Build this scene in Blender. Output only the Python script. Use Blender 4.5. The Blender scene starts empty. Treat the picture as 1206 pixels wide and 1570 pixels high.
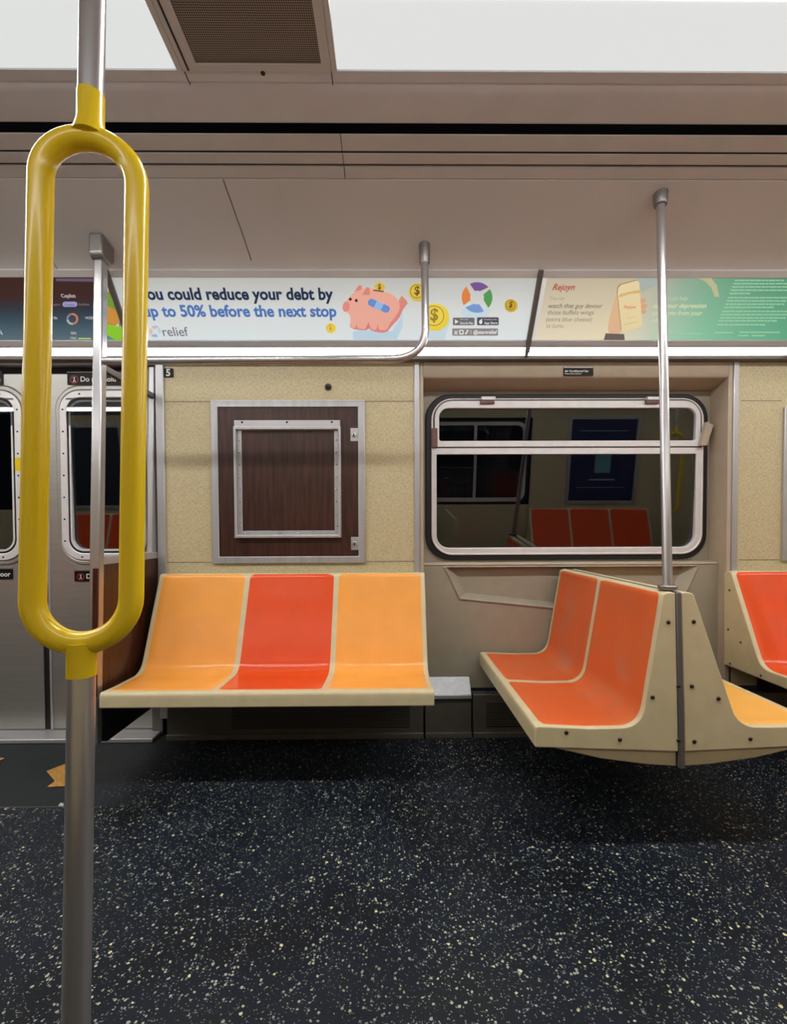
import bpy, bmesh, math, random
import numpy as np
from mathutils import Vector, Matrix
random.seed(7)
R_ = math.radians
scene = bpy.context.scene
COL = scene.collection

# ------------------------------------------------------------------ camera
F_PX, CAM_Z = 700.0, 1.08
def _rx(a):
    c, s = math.cos(a), math.sin(a); return np.array([[1, 0, 0], [0, c, -s], [0, s, c]])
def _rz(a):
    c, s = math.cos(a), math.sin(a); return np.array([[c, -s, 0], [s, c, 0], [0, 0, 1]])
CAM_R = _rz(R_(-0.5)) @ _rx(math.pi / 2 + R_(1.5)) @ _rz(R_(-0.23))
CAM_C = np.array([0, 0, CAM_Z])
PPX, PPY = 603.0, 795.0
cam_d = bpy.data.cameras.new('camera')
cam = bpy.data.objects.new('camera', cam_d); COL.objects.link(cam)
m4 = Matrix.Identity(4)
for i in range(3):
    for j in range(3): m4[i][j] = CAM_R[i, j]
m4.translation = Vector(CAM_C)
cam.matrix_world = m4
cam_d.sensor_fit = 'AUTO'; cam_d.sensor_width = 36.0
cam_d.lens = 36.0 * F_PX / 1570.0
cam_d.shift_y = 10.0 / 1570.0
cam_d.clip_start = 0.01
scene.camera = cam
# ------------------------------------------------------------------ world, exposure, light levels
w = bpy.data.worlds.new('tunnel_dark'); scene.world = w; w.use_nodes = True
w.node_tree.nodes['Background'].inputs[0].default_value = (0.010, 0.011, 0.014, 1)
w.node_tree.nodes['Background'].inputs[1].default_value = 0.3
scene.view_settings.view_transform = 'Standard'
scene.view_settings.look = 'None'
scene.view_settings.gamma = 1.0
scene.view_settings.use_curve_mapping = False
scene.view_settings.exposure = 0.0
CORE_LIGHT = 60.0     # bright strip added in the unseen middle of the ceiling fixtures to light the car
EDGE_LIGHT = 0.72     # outer lens of the ceiling fixtures
STRIP_LIGHT = 13.0     # light strip under the advertisements
AD_LIGHT = 0.62       # back light of the advertisements

# ------------------------------------------------------------------ places: photo point -> point on a real plane
def ray(x, y):
    return CAM_R @ np.array([(x - PPX) / F_PX, -(y - PPY) / F_PX, -1.0])
def on_plane(x, y, p0, n):
    d = ray(x, y); p0 = np.array(p0, float); n = np.array(n, float)
    return CAM_C + d * (n @ (p0 - CAM_C) / (n @ d))
LEAN = R_(2.8)
W0 = np.array([0, 2.40, 0.85])
WN = np.array([0, -math.cos(LEAN), -math.sin(LEAN)])
WV = np.array([0, -math.sin(LEAN), math.cos(LEAN)])
def W(u, v, n=0.0):                     # side wall frame: u along car, v height, n into the car
    p = W0 + np.array([u, 0, 0]) + WV * (v - 0.85) + WN * n
    return (p[0], p[1], p[2])
def on_wall(x, y, n=0.0):
    p = on_plane(x, y, W0 + WN * n, WN); return (p[0], 0.85 + (p - W0) @ WV)
A0 = np.array([0, 2.30, 1.957]); _A1 = np.array([0, 2.06, 2.257])
AT = (_A1 - A0) / np.linalg.norm(_A1 - A0)
AN = np.array([0, -AT[2], AT[1]])
def AD(u, t, n=0.0):                    # advertising cove frame
    p = A0 + np.array([u, 0, 0]) + AT * t + AN * n; return (p[0], p[1], p[2])
def on_ad(x, y):
    p = on_plane(x, y, A0, AN); return (p[0], (p - A0) @ AT)
def at_depth(x, y, Y):
    p = on_plane(x, y, (0, Y, 0), (0, 1, 0)); return (p[0], p[1], p[2])
def at_height(x, y, Z):
    p = on_plane(x, y, (0, 0, Z), (0, 0, 1)); return (p[0], p[1], p[2])
MIRROR_Y = 1.08                          # centre line of the car
def opp(p): return (p[0], 2 * MIRROR_Y - p[1], p[2])

# ------------------------------------------------------------------ materials
def lin(h):
    h = h.lstrip('#'); out = []
    for i in (0, 2, 4):
        c = int(h[i:i + 2], 16) / 255; out.append(c / 12.92 if c <= 0.04045 else ((c + 0.055) / 1.055) ** 2.4)
    return (*out, 1)
class NT:
    def __init__(s, name):
        s.m = bpy.data.materials.new(name); s.m.use_nodes = True; s.t = s.m.node_tree
        s.b = s.t.nodes['Principled BSDF']; s.out = s.t.nodes['Material Output']
    def n(s, typ, **kw):
        nd = s.t.nodes.new(typ)
        for k, v in kw.items():
            if k.startswith('i_'):
                key = k[2:]; nd.inputs[int(key) if key.isdigit() else key.replace('_', ' ')].default_value = v
            else: setattr(nd, k, v)
        return nd
    def l(s, a, b): s.t.links.new(a, b)
    def coords(s, scale=(1, 1, 1), kind='Object'):
        tc = s.n('ShaderNodeTexCoord'); mp = s.n('ShaderNodeMapping'); mp.inputs['Scale'].default_value = scale
        s.l(tc.outputs[kind], mp.inputs[0]); return mp.outputs[0]
    def noise(s, vec, scale, detail=3, rough=.55):
        nd = s.n('ShaderNodeTexNoise'); nd.inputs['Scale'].default_value = scale
        nd.inputs['Detail'].default_value = detail; nd.inputs['Roughness'].default_value = rough
        s.l(vec, nd.inputs['Vector']); return nd.outputs['Fac']
    def ramp(s, fac, stops):
        r = s.n('ShaderNodeValToRGB'); e = r.color_ramp.elements
        while len(e) > 1: e.remove(e[-1])
        e[0].position, e[0].color = stops[0]
        for p, c in stops[1:]:
            k = e.new(p); k.color = c
        s.l(fac, r.inputs[0]); return r.outputs[0]
    def mix(s, fac, a, b, mode='MIX'):
        mx = s.n('ShaderNodeMix', data_type='RGBA', blend_type=mode)
        for sock, v in ((mx.inputs[0], fac), (mx.inputs[6], a), (mx.inputs[7], b)):
            if hasattr(v, 'node'): s.l(v, sock)
            else: sock.default_value = v
        return mx.outputs[2]
    def math(s, op, a, b=None, c=None):
        nd = s.n('ShaderNodeMath', operation=op)
        for i, v in enumerate((a, b, c)):
            if v is None: continue
            if hasattr(v, 'node'): s.l(v, nd.inputs[i])
            else: nd.inputs[i].default_value = v
        return nd.outputs[0]
    def bump(s, h, strength=.2, dist=.002):
        b = s.n('ShaderNodeBump'); b.inputs['Strength'].default_value = strength; b.inputs['Distance'].default_value = dist
        s.l(h, b.inputs['Height']); s.l(b.outputs[0], s.b.inputs['Normal'])

def pm(name, hexc, rough=.5, metal=0.0, coat=0.0, var=.08, scale=9, stretch=(1, 1, 1), bump=0.0, spec=.5):
    t = NT(name); c = lin(hexc); b = t.b
    b.inputs['Roughness'].default_value = rough; b.inputs['Metallic'].default_value = metal
    b.inputs['Coat Weight'].default_value = coat; b.inputs['Coat Roughness'].default_value = .12
    b.inputs['Specular IOR Level'].default_value = spec
    f = t.noise(t.coords(stretch), scale, 4)
    lo = tuple(x * (1 - var) for x in c[:3]) + (1,); hi = tuple(min(1, x * (1 + var)) for x in c[:3]) + (1,)
    t.l(t.ramp(f, [(.3, lo), (.7, hi)]), b.inputs['Base Color'])
    if bump: t.bump(f, bump)
    return t.m
M = {}
M['ceiling'] = pm('ceiling_laminate', '#d2d1d0', .42, var=.03, scale=3)
M['trimgrey'] = pm('ceiling_rail', '#cdcbc9', .45, var=.03)
M['fascia'] = pm('fascia_paint', '#d6d6da', .4, var=.03)
M['dark'] = pm('dark_gap', '#17161a', .7, var=.1)
M['black'] = pm('black_rubber', '#0d0d0f', .55, var=.1)
M['alu'] = pm('brushed_aluminium', '#b6b6b8', .40, .55, var=.10, scale=30, stretch=(1, 1, .06))
M['alu_h'] = pm('brushed_aluminium_rail', '#b4b4b6', .38, .55, var=.10, scale=30, stretch=(.06, 1, 1))
M['steel'] = pm('polished_steel', '#c0c0c2', .27, .85, var=.06, scale=20, stretch=(6, 6, .1))
M['pole'] = pm('satin_steel_pole', '#bdbabb', .28, .8, var=.06, scale=20, stretch=(4, 4, .2))
M['door'] = pm('door_stainless', '#a9a8a2', .40, .75, var=.06, scale=25, stretch=(.1, 1, 2.5))
M['kick'] = pm('kick_stainless', '#6e6a64', .48, .6, var=.12, scale=12)
M['sash'] = pm('window_sash_paint', '#d6d3d3', .38, .25, var=.05, scale=20)
M['bay'] = pm('taupe_moulding', '#948d7c', .42, var=.05, scale=14)
M['bayhead'] = pm('taupe_header', '#ab9d89', .45, var=.05, scale=14)
M['yellow'] = pm('yellow_plastic', '#dcbc10', .24, coat=.2, var=.03, scale=6)
M['rim'] = pm('seat_rim_plastic', '#c4b792', .45, coat=.1, var=.06, scale=18)
M['seat_orange'] = pm('seat_orange_plastic', '#d84c18', .24, var=.04, scale=8, spec=.33)
M['seat_amber'] = pm('seat_amber_plastic', '#e89d45', .24, var=.04, scale=8, spec=.33)
M['seat_yellow'] = pm('seat_yellow_plastic', '#e6ac50', .30, spec=.45, var=.04, scale=8)
def worn():
    t = NT('seat_worn_orange'); b = t.b; b.inputs['Roughness'].default_value = .36; b.inputs['Specular IOR Level'].default_value = .4
    v = t.coords()
    f = t.noise(v, 4.5, 4); g = t.noise(v, 70, 2)
    base = t.ramp(f, [(.45, lin('#cf5c2a')), (.60, lin('#cb6233')), (.76, lin('#b2755c'))])
    t.l(t.mix(t.math('MULTIPLY', g, .12), base, lin('#e08050')), b.inputs['Base Color'])
    return t.m
M['seat_worn'] = worn()
M['bolt'] = pm('dark_bolt', '#4a4238', .35, .9, var=.1)
M['strip_grey'] = pm('seam_strip', '#67625f', .45, .3, var=.05)
M['sock'] = pm('cast_socket', '#8e8b89', .38, .8, var=.08)
M['signblack'] = pm('sign_black', '#070708', .5, var=.05, spec=.25)
M['white'] = pm('sign_white', '#dcdcd8', .5, var=.02)
M['signred'] = pm('sign_red', '#8e1f24', .5, var=.05)
M['brown'] = pm('brown_latch', '#6d5148', .5, .2, var=.1)
M['decal'] = pm('orange_decal', '#b0803a', .75, var=.35, scale=60)
M['paper'] = pm('paper_scrap', '#a9a9a4', .8, var=.1)
M['heater'] = pm('heater_paint', '#5a564f', .5, .35, var=.1, scale=15)
M['ledge'] = pm('heater_ledge_steel', '#8c8d8e', .42, .6, var=.12, scale=40)

def wood():
    t = NT('wood_laminate'); b = t.b; b.inputs['Roughness'].default_value = .36
    v = t.coords((1, 1, .10))
    f = t.noise(t.coords((1, 1, .05)), 70, 7, .7); g = t.noise(t.coords((1, 1, .25)), 7, 3)
    wv = t.n('ShaderNodeTexWave', wave_type='BANDS', bands_direction='X')
    wv.inputs['Scale'].default_value = 9; wv.inputs['Distortion'].default_value = 9; wv.inputs['Detail'].default_value = 3
    wv.inputs['Detail Scale'].default_value = 1.2
    t.l(t.coords((1, 1, .22)), wv.inputs['Vector'])
    k = t.math('ADD', t.math('MULTIPLY', f, .80), t.math('ADD', t.math('MULTIPLY', wv.outputs['Fac'], .07), t.math('MULTIPLY', g, .2)))
    t.l(t.ramp(k, [(.36, lin('#1d0f0b')), (.54, lin('#3b2018')), (.72, lin('#4d2c22'))]), b.inputs['Base Color'])
    return t.m
M['wood'] = wood()
def wood_side():
    t = NT('windbreak_wood'); b = t.b; b.inputs['Roughness'].default_value = .33
    f = t.noise(t.coords((1, 1, .10)), 40, 6, .65)
    t.l(t.ramp(f, [(.35, lin('#28120a')), (.65, lin('#4c2716'))]), b.inputs['Base Color'])
    return t.m
M['wood_side'] = wood_side()
def cream():
    t = NT('cream_wall_laminate'); b = t.b; b.inputs['Roughness'].default_value = .45
    v = t.coords((1, 0, 1))
    vo = t.n('ShaderNodeTexVoronoi', feature='F1', distance='EUCLIDEAN'); vo.inputs['Scale'].default_value = 34; vo.inputs['Randomness'].default_value = .35
    t.l(v, vo.inputs['Vector'])
    ringf = t.math('SINE', t.math('MULTIPLY', vo.outputs['Distance'], 17.0))
    n = t.noise(t.coords(), 60, 3)
    k = t.math('ADD', t.math('MULTIPLY', ringf, .18), n)
    t.l(t.ramp(k, [(.3, lin('#b3a682')), (.75, lin('#c3b793'))]), b.inputs['Base Color'])
    return t.m
M['cream'] = cream()
FLOOR_CX = -.5
def floor_mat(name, specks):
    t = NT(name); b = t.b
    v = t.coords()
    big = t.noise(v, 2.2, 4); fine = t.noise(v, 160, 2)
    base = t.ramp(t.math('ADD', t.math('MULTIPLY', big, .75), t.math('MULTIPLY', fine, .25)),
                  [(.38, lin('#0b0f14')), (.52, lin('#101722')), (.68, lin('#191e22'))])
    col = base
    if specks:
        dis = t.n('ShaderNodeVectorMath', operation='ADD')
        nz = t.n('ShaderNodeTexNoise'); nz.inputs['Scale'].default_value = 240; t.l(v, nz.inputs['Vector'])
        sc = t.n('ShaderNodeVectorMath', operation='SCALE'); sc.inputs['Scale'].default_value = .006
        t.l(nz.outputs['Color'], sc.inputs[0]); t.l(v, dis.inputs[0]); t.l(sc.outputs[0], dis.inputs[1])
        for scale, thr, rad, c0, c1, amt in ((120, .80, .36, '#a9a68c', '#87939a', 1), (210, .70, .36, '#6f7f8c', '#9a9a80', .8), (78, .93, .28, '#cfc796', '#b9b69c', 1)):
            vo = t.n('ShaderNodeTexVoronoi', feature='F1'); vo.inputs['Scale'].default_value = scale
            t.l(dis.outputs[0], vo.inputs['Vector'])
            sep = t.n('ShaderNodeSeparateColor'); t.l(vo.outputs['Color'], sep.inputs[0])
            pick = t.math('GREATER_THAN', sep.outputs[0], thr)
            inside = t.math('LESS_THAN', vo.outputs['Distance'], t.math('MULTIPLY', t.math('ADD', sep.outputs[1], .35), rad))
            fac = t.math('MULTIPLY', t.math('MULTIPLY', pick, inside), amt)
            fc = t.mix(sep.outputs[2], lin(c0), lin(c1))
            col = t.mix(fac, col, fc)
        # trodden dirt that dulls the flecks in patches
        d = t.ramp(t.noise(v, 3.1, 5), [(.52, (0, 0, 0, 1)), (.74, (.55, .55, .55, 1))])
        col = t.mix(d, col, base)
        # the plain unspeckled sheet in the doorway, worn soft at its inner edge
        sp = t.n('ShaderNodeSeparateXYZ'); t.l(v, sp.inputs[0])
        edge = t.n('ShaderNodeMapRange', interpolation_type='SMOOTHSTEP'); edge.inputs[1].default_value = -.85 - FLOOR_CX; edge.inputs[2].default_value = -1.25 - FLOOR_CX
        t.l(t.math('ADD', sp.outputs[0], t.math('MULTIPLY', t.math('SUBTRACT', t.noise(v, 6, 4), .5), .5)), edge.inputs[0])
        inner = t.math('GREATER_THAN', sp.outputs[1], 1.835 - 1.175)
        col = t.mix(t.math('MULTIPLY', edge.outputs[0], inner), col, t.mix(.5, base, lin('#2b2f30')))
    t.l(col, b.inputs['Base Color'])
    t.l(t.ramp(big, [(.3, (.42, .42, .42, 1)), (.7, (.6, .6, .6, 1))]), b.inputs['Roughness'])
    b.inputs['Specular IOR Level'].default_value = .22
    t.bump(fine, .25, .001)
    return t.m
M['floor'] = floor_mat('speckled_rubber_floor', True)
M['mat'] = floor_mat('plain_rubber_floor', False)
def glass_mat():
    t = NT('window_glass'); t.t.nodes.remove(t.b)
    gl = t.n('ShaderNodeBsdfGlossy'); gl.inputs['Roughness'].default_value = .015; gl.inputs['Color'].default_value = (.95, .97, 1, 1)
    tr = t.n('ShaderNodeBsdfTransparent'); tr.inputs['Color'].default_value = (.55, .58, .6, 1)
    fr = t.n('ShaderNodeFresnel'); fr.inputs['IOR'].default_value = 1.5
    fac = t.math('ADD', t.math('MULTIPLY', fr.outputs[0], 1.0), .035)
    mx = t.n('ShaderNodeMixShader'); t.l(fac, mx.inputs[0]); t.l(tr.outputs[0], mx.inputs[1]); t.l(gl.outputs[0], mx.inputs[2])
    t.l(mx.outputs[0], t.out.inputs[0]); return t.m
M['glass'] = glass_mat()
def emit(name, rgb, strength):
    t = NT(name); b = t.b; b.inputs['Base Color'].default_value = (.12, .12, .12, 1); b.inputs['Roughness'].default_value = .5
    b.inputs['Emission Color'].default_value = (*rgb, 1); b.inputs['Emission Strength'].default_value = strength
    return t.m
M['core'] = emit('lamp_core_added', (1, .985, .96), CORE_LIGHT)
M['edge'] = emit('lamp_edge_lens', (.97, 1, .99), EDGE_LIGHT)
M['strip'] = emit('strip_diffuser', (1, .955, .945), STRIP_LIGHT)
def ink(hexc, glow=1.0):
    key = 'ink' + hexc + str(glow)
    if key not in M:
        t = NT('print_' + hexc.strip('#')); c = lin(hexc); b = t.b
        b.inputs['Base Color'].default_value = tuple(x * .5 for x in c[:3]) + (1,)
        b.inputs['Roughness'].default_value = .35
        b.inputs['Emission Color'].default_value = c; b.inputs['Emission Strength'].default_value = AD_LIGHT * glow
        M[key] = t.m
    return M[key]
def poster_mat(name, axis, stops, glow=1.0, second=None):
    t = NT(name); b = t.b
    tc = t.n('ShaderNodeTexCoord'); sp = t.n('ShaderNodeSeparateXYZ'); t.l(tc.outputs['Generated'], sp.inputs[0])
    c = t.ramp(sp.outputs[axis], [(p, lin(h)) for p, h in stops])
    if second:
        c2 = t.ramp(sp.outputs[second[0]], [(p, lin(h)) for p, h in second[1]])
        c = t.mix(1.0, c, c2, 'MULTIPLY')
    half = t.mix(.5, c, (0, 0, 0, 1))
    t.l(half, b.inputs['Base Color']); t.l(c, b.inputs['Emission Color']); b.inputs['Emission Strength'].default_value = AD_LIGHT * glow
    b.inputs['Roughness'].default_value = .35
    return t.m
def vent_mat():
    t = NT('perforated_vent'); b = t.b; b.inputs['Roughness'].default_value = .5; b.inputs['Metallic'].default_value = .2
    sp = t.n('ShaderNodeSeparateXYZ'); t.l(t.coords(), sp.inputs[0])
    k = 2 * math.pi / .0058
    s = t.math('ADD', t.math('SINE', t.math('MULTIPLY', sp.outputs[0], k)), t.math('SINE', t.math('MULTIPLY', sp.outputs[1], k)))
    t.l(t.ramp(s, [(.25, lin('#8d8378')), (.75, lin('#1c1917'))]), b.inputs['Base Color'])
    return t.m
M['vent'] = vent_mat()

# ------------------------------------------------------------------ objects
ORG = {}
def put(o, label=None, cat=None, group=None, kind=None):
    if label: o['label'] = label
    if cat: o['category'] = cat
    if group: o['group'] = group
    if kind: o['kind'] = kind
    return o
def thing(name, loc, label, cat, group=None):
    o = bpy.data.objects.new(name, None); o.empty_display_size = .05; COL.objects.link(o); o.location = loc
    ORG[o] = np.array(loc, float)
    return put(o, label, cat, group)
class MB:
    def __init__(s): s.v = []; s.f = []
    def add(s, vs, fs):
        k = len(s.v); s.v += [tuple(map(float, p)) for p in vs]; s.f += [tuple(i + k for i in f) for f in fs]; return s
    def box(s, x0, x1, y0, y1, z0, z1, xf=None):
        vs = [(x, y, z) for z in (z0, z1) for y in (y0, y1) for x in (x0, x1)]
        if xf: vs = [xf(*p) for p in vs]
        return s.add(vs, [(0, 2, 3, 1), (4, 5, 7, 6), (0, 1, 5, 4), (2, 6, 7, 3), (0, 4, 6, 2), (1, 3, 7, 5)])
    def tube(s, path, r, n=18, closed=False, caps=True):
        P = [np.array(p, float) for p in path]; N = len(P); rs = r if isinstance(r, (list, tuple)) else [r] * N
        rings = []; up = None
        for i in range(N):
            a = P[(i - 1) % N] if (closed or i > 0) else P[i]; b = P[(i + 1) % N] if (closed or i < N - 1) else P[i]
            t = b - a; t /= np.linalg.norm(t)
            if up is None:
                up = np.array([0, 0, 1.0]) if abs(t[2]) < .9 else np.array([1.0, 0, 0])
            x = up - t * (up @ t); x /= np.linalg.norm(x); up = x; y = np.cross(t, x)
            rings.append([P[i] + rs[i] * (x * math.cos(2 * math.pi * k / n) + y * math.sin(2 * math.pi * k / n)) for k in range(n)])
        vs = [p for rg in rings for p in rg]; fs = []
        for i in range(N if closed else N - 1):
            j = (i + 1) % N
            for k in range(n): fs.append((i * n + k, i * n + (k + 1) % n, j * n + (k + 1) % n, j * n + k))
        if caps and not closed: fs += [tuple(range(n - 1, -1, -1)), tuple((N - 1) * n + k for k in range(n))]
        return s.add(vs, fs)
    def prism(s, poly, a0, a1, xf):      # poly in (p,q), swept along a; xf(a,p,q)
        n = len(poly); vs = [xf(a0, *p) for p in poly] + [xf(a1, *p) for p in poly]
        return s.add(vs, [tuple(range(n - 1, -1, -1)), tuple(range(n, 2 * n))] + [(i, (i + 1) % n, (i + 1) % n + n, i + n) for i in range(n)])
    def sheet(s, rows):                  # rows of points
        m = len(rows[0]); vs = [p for r in rows for p in r]
        return s.add(vs, [(i * m + j, i * m + j + 1, (i + 1) * m + j + 1, (i + 1) * m + j) for i in range(len(rows) - 1) for j in range(m - 1)])
    def ring(s, outer, inner, n0, n1, xf):   # flat ring of equal point counts, thickness n0..n1
        k = len(outer); vs = [xf(p[0], p[1], n1) for p in outer] + [xf(p[0], p[1], n1) for p in inner] + [xf(p[0], p[1], n0) for p in outer] + [xf(p[0], p[1], n0) for p in inner]
        fs = []
        for i in range(k):
            j = (i + 1) % k
            fs += [(i, j, k + j, k + i), (2 * k + i, 3 * k + i, 3 * k + j, 2 * k + j), (i, 2 * k + i, 2 * k + j, j), (k + i, k + j, 3 * k + j, 3 * k + i)]
        return s.add(vs, fs)
    def slab(s, poly, n0, n1, xf):       # polygon (u,v) given thickness along n
        k = len(poly)
        vs = [xf(p[0], p[1], n1) for p in poly] + [xf(p[0], p[1], n0) for p in poly]
        return s.add(vs, [tuple(range(k)), tuple(range(2 * k - 1, k - 1, -1))] + [(i, k + i, k + (i + 1) % k, (i + 1) % k) for i in range(k)])
    def dome(s, c, ax, r, h, n=14):      # small rounded bolt head: centre, axis, radius, height
        c = np.array(c, float); ax = np.array(ax, float); ax /= np.linalg.norm(ax)
        t = np.array([0, 0, 1.0]) if abs(ax[2]) < .8 else np.array([1.0, 0, 0]); x = np.cross(ax, t); x /= np.linalg.norm(x); y = np.cross(ax, x)
        rows = []
        for q in range(5):
            a = q / 4 * math.pi / 2 * .96
            rows.append([c + ax * h * math.sin(a) + r * math.cos(a) * (x * math.cos(2 * math.pi * k / n) + y * math.sin(2 * math.pi * k / n)) for k in range(n)])
        vs = [p for rr in rows for p in rr]; fs = [(i * n + k, i * n + (k + 1) % n, (i + 1) * n + (k + 1) % n, (i + 1) * n + k) for i in range(4) for k in range(n)]
        fs.append(tuple(4 * n + k for k in range(n)))
        return s.add(vs, fs)
    def build(s, name, mat, parent=None, bevel=0, smooth=35, xf=None, seg=2):
        vs = [xf(*p) for p in s.v] if xf else s.v
        V = np.array(vs, float)
        if parent is not None: org = ORG[parent]
        else: org = np.array([(V[:, 0].min() + V[:, 0].max()) / 2, (V[:, 1].min() + V[:, 1].max()) / 2, V[:, 2].min()])
        me = bpy.data.meshes.new(name); me.from_pydata([tuple(p) for p in V - org], [], s.f); me.validate()
        bm = bmesh.new(); bm.from_mesh(me); bmesh.ops.recalc_face_normals(bm, faces=bm.faces); bm.to_mesh(me); bm.free()
        me.materials.append(mat)
        if smooth:
            me.polygons.foreach_set('use_smooth', [True] * len(me.polygons)); me.set_sharp_from_angle(angle=R_(smooth))
        o = bpy.data.objects.new(name, me); COL.objects.link(o); ORG[o] = org
        if parent is not None: o.parent = parent
        else: o.location = org
        if bevel:
            b = o.modifiers.new('bevel', 'BEVEL'); b.width = bevel; b.segments = seg; b.limit_method = 'ANGLE'; b.angle_limit = R_(35)
        return o
def struct(name, mb, mat, parent=None, **k):
    o = mb.build(name, mat, parent, **k)
    if parent is None: o['kind'] = 'structure'
    return o
def rrect(x0, x1, y0, y1, r, n=8):
    pts = []
    for cx, cy, a in ((x1 - r, y1 - r, 0), (x0 + r, y1 - r, 90), (x0 + r, y0 + r, 180), (x1 - r, y0 + r, 270)):
        for k in range(n + 1):
            t = R_(a + 90 * k / n); pts.append((cx + r * math.cos(t), cy + r * math.sin(t)))
    return pts
def rrect4(x0, x1, y0, y1, rt, rb, n=8):
    pts = []
    for cx, cy, a, r in ((x1 - rt, y1 - rt, 0, rt), (x0 + rt, y1 - rt, 90, rt), (x0 + rb, y0 + rb, 180, rb), (x1 - rb, y0 + rb, 270, rb)):
        for k in range(n + 1):
            t = R_(a + 90 * k / n); pts.append((cx + r * math.cos(t), cy + r * math.sin(t)))
    return pts
def circ(cx, cy, rx, ry=None, n=28, rot=0, a0=0, a1=360, full=True):
    ry = ry or rx; out = []
    for k in range(n if full else n + 1):
        t = R_(a0 + (a1 - a0) * k / n); x, y = rx * math.cos(t), ry * math.sin(t); c, s_ = math.cos(R_(rot)), math.sin(R_(rot))
        out.append((cx + x * c - y * s_, cy + x * s_ + y * c))
    return out
def smooth_poly(pts, it=2):
    for _ in range(it):
        q = []
        for i in range(len(pts)):
            a, b = pts[i], pts[(i + 1) % len(pts)]
            q += [(a[0] * .75 + b[0] * .25, a[1] * .75 + b[1] * .25), (a[0] * .25 + b[0] * .75, a[1] * .25 + b[1] * .75)]
        pts = q
    return pts
def fillet(pts, rad, seg=8):
    out = [np.array(pts[0], float)]
    for i in range(1, len(pts) - 1):
        p, a, b = (np.array(q, float) for q in (pts[i], pts[i - 1], pts[i + 1])); r = rad[i - 1]
        if r <= 0: out.append(p); continue
        u = (a - p) / np.linalg.norm(a - p); v = (b - p) / np.linalg.norm(b - p)
        ang = math.acos(max(-1, min(1, float(u @ v)))); d = min(r / math.tan(ang / 2), .49 * np.linalg.norm(a - p), .49 * np.linalg.norm(b - p))
        s0, s1 = p + u * d, p + v * d
        for k in range(seg + 1):
            t = k / seg; out.append((1 - t) ** 2 * s0 + 2 * t * (1 - t) * p + t * t * s1)
    out.append(np.array(pts[-1], float)); return out
def text(name, body, parent, mat, xf, u, v, width, bold=0.0, shear=0.0, align='LEFT', n=.001, height=None):
    cu = bpy.data.curves.new(name, 'FONT'); cu.body = body; cu.size = 1; cu.offset = bold; cu.shear = shear; cu.resolution_u = 3
    cu.fill_mode = 'FRONT'
    tmp = bpy.data.objects.new('tmp', cu); COL.objects.link(tmp)
    dg = bpy.context.evaluated_depsgraph_get(); dg.update()
    me0 = bpy.data.meshes.new_from_object(tmp.evaluated_get(dg))
    V = np.array([p.co[:] for p in me0.vertices]); Fc = [tuple(p.vertices) for p in me0.polygons]
    bpy.data.objects.remove(tmp); bpy.data.curves.remove(cu); bpy.data.meshes.remove(me0)
    x0, x1 = V[:, 0].min(), V[:, 0].max(); k = width / (x1 - x0); ky = height if height else k
    off = u - (x0 * k) - (width / 2 if align == 'CENTER' else 0)
    mb = MB(); mb.add([xf(p[0] * k + off, p[1] * ky + v, n) for p in V], Fc)
    return mb.build(name, mat, parent, smooth=0)

# ================================================================== STRUCTURE
X0, X1 = -5.6, 4.6
DOOR_X0, DOOR_X1 = -2.42, -1.215          # door opening in the near wall
# floor
struct('floor', MB().box(X0, X1, -.4, 2.75, -.05, 0), M['floor'], smooth=0)
struct('trim_1', MB().box(X0, -1.30, 1.833, 1.836, 0, .0006), M['kick'], smooth=0)
# ceiling profile (Y, Z) from the cove inwards
PROF = [(2.052, 2.2697), (2.02, 2.2906), (1.99, 2.303), (1.95, 2.3165), (1.90, 2.332), (1.85, 2.346), (1.80, 2.359), (1.75, 2.371), (1.70, 2.383), (1.672, 2.3895)]
def sweep(pts, x0, x1, thick=.015, both=True, mb=None):
    mb = mb or MB()
    up = [(p[0], p[1] + thick) for p in reversed(pts)]
    poly = list(pts) + up
    mb.prism(poly, x0, x1, lambda a, p, q: (a, p, q))
    if both: mb.prism([(2 * MIRROR_Y - p, q) for p, q in poly], x0, x1, lambda a, p, q: (a, p, q))
    return mb
struct('ceiling', sweep(PROF, X0, X1), M['ceiling'], smooth=50)
struct('trim_2', sweep([(1.669, 2.391), (1.624, 2.3995)], X0, X1), M['trimgrey'], bevel=.002)
struct('trim_3', sweep([(1.612, 2.3995), (1.571, 2.4035)], X0, X1, .02), M['trimgrey'], bevel=.002)
struct('trim_4', sweep([(1.561, 2.404), (1.500, 2.410)], X0, X1, .004), M['trimgrey'], bevel=.002)
fas = [(1.466, 2.422), (1.463, 2.4155), (1.452, 2.4125), (1.41, 2.4145), (1.365, 2.416), (1.338, 2.4175), (1.333, 2.4205), (1.328, 2.418), (1.298, 2.4200)]
struct('trim_5', sweep(fas, X0, X1), M['fascia'], smooth=50)
back = MB().box(X0, X1, -.5, 2.66, 2.475, 2.51)
for a, b in ((1.624, 1.612), (1.571, 1.561)):
    for f in (lambda y: y, lambda y: 2 * MIRROR_Y - y):
        ys = sorted((f(a + .003), f(b - .003))); back.box(X0, X1, ys[0], ys[1], 2.407, 2.42)
struct('ceiling_roof', back, M['dark'], smooth=0)
seams = MB()
def seam_line(x, pts, wd=.0022):
    seams.prism([(p[0], p[1] - .0012) for p in pts] + [(p[0], p[1] + .004) for p in reversed(pts)], x - wd / 2, x + wd / 2, lambda a, p, q: (a, p, q))
for x in (-.615, 2.2):
    seam_line(x, PROF[1:])
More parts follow.
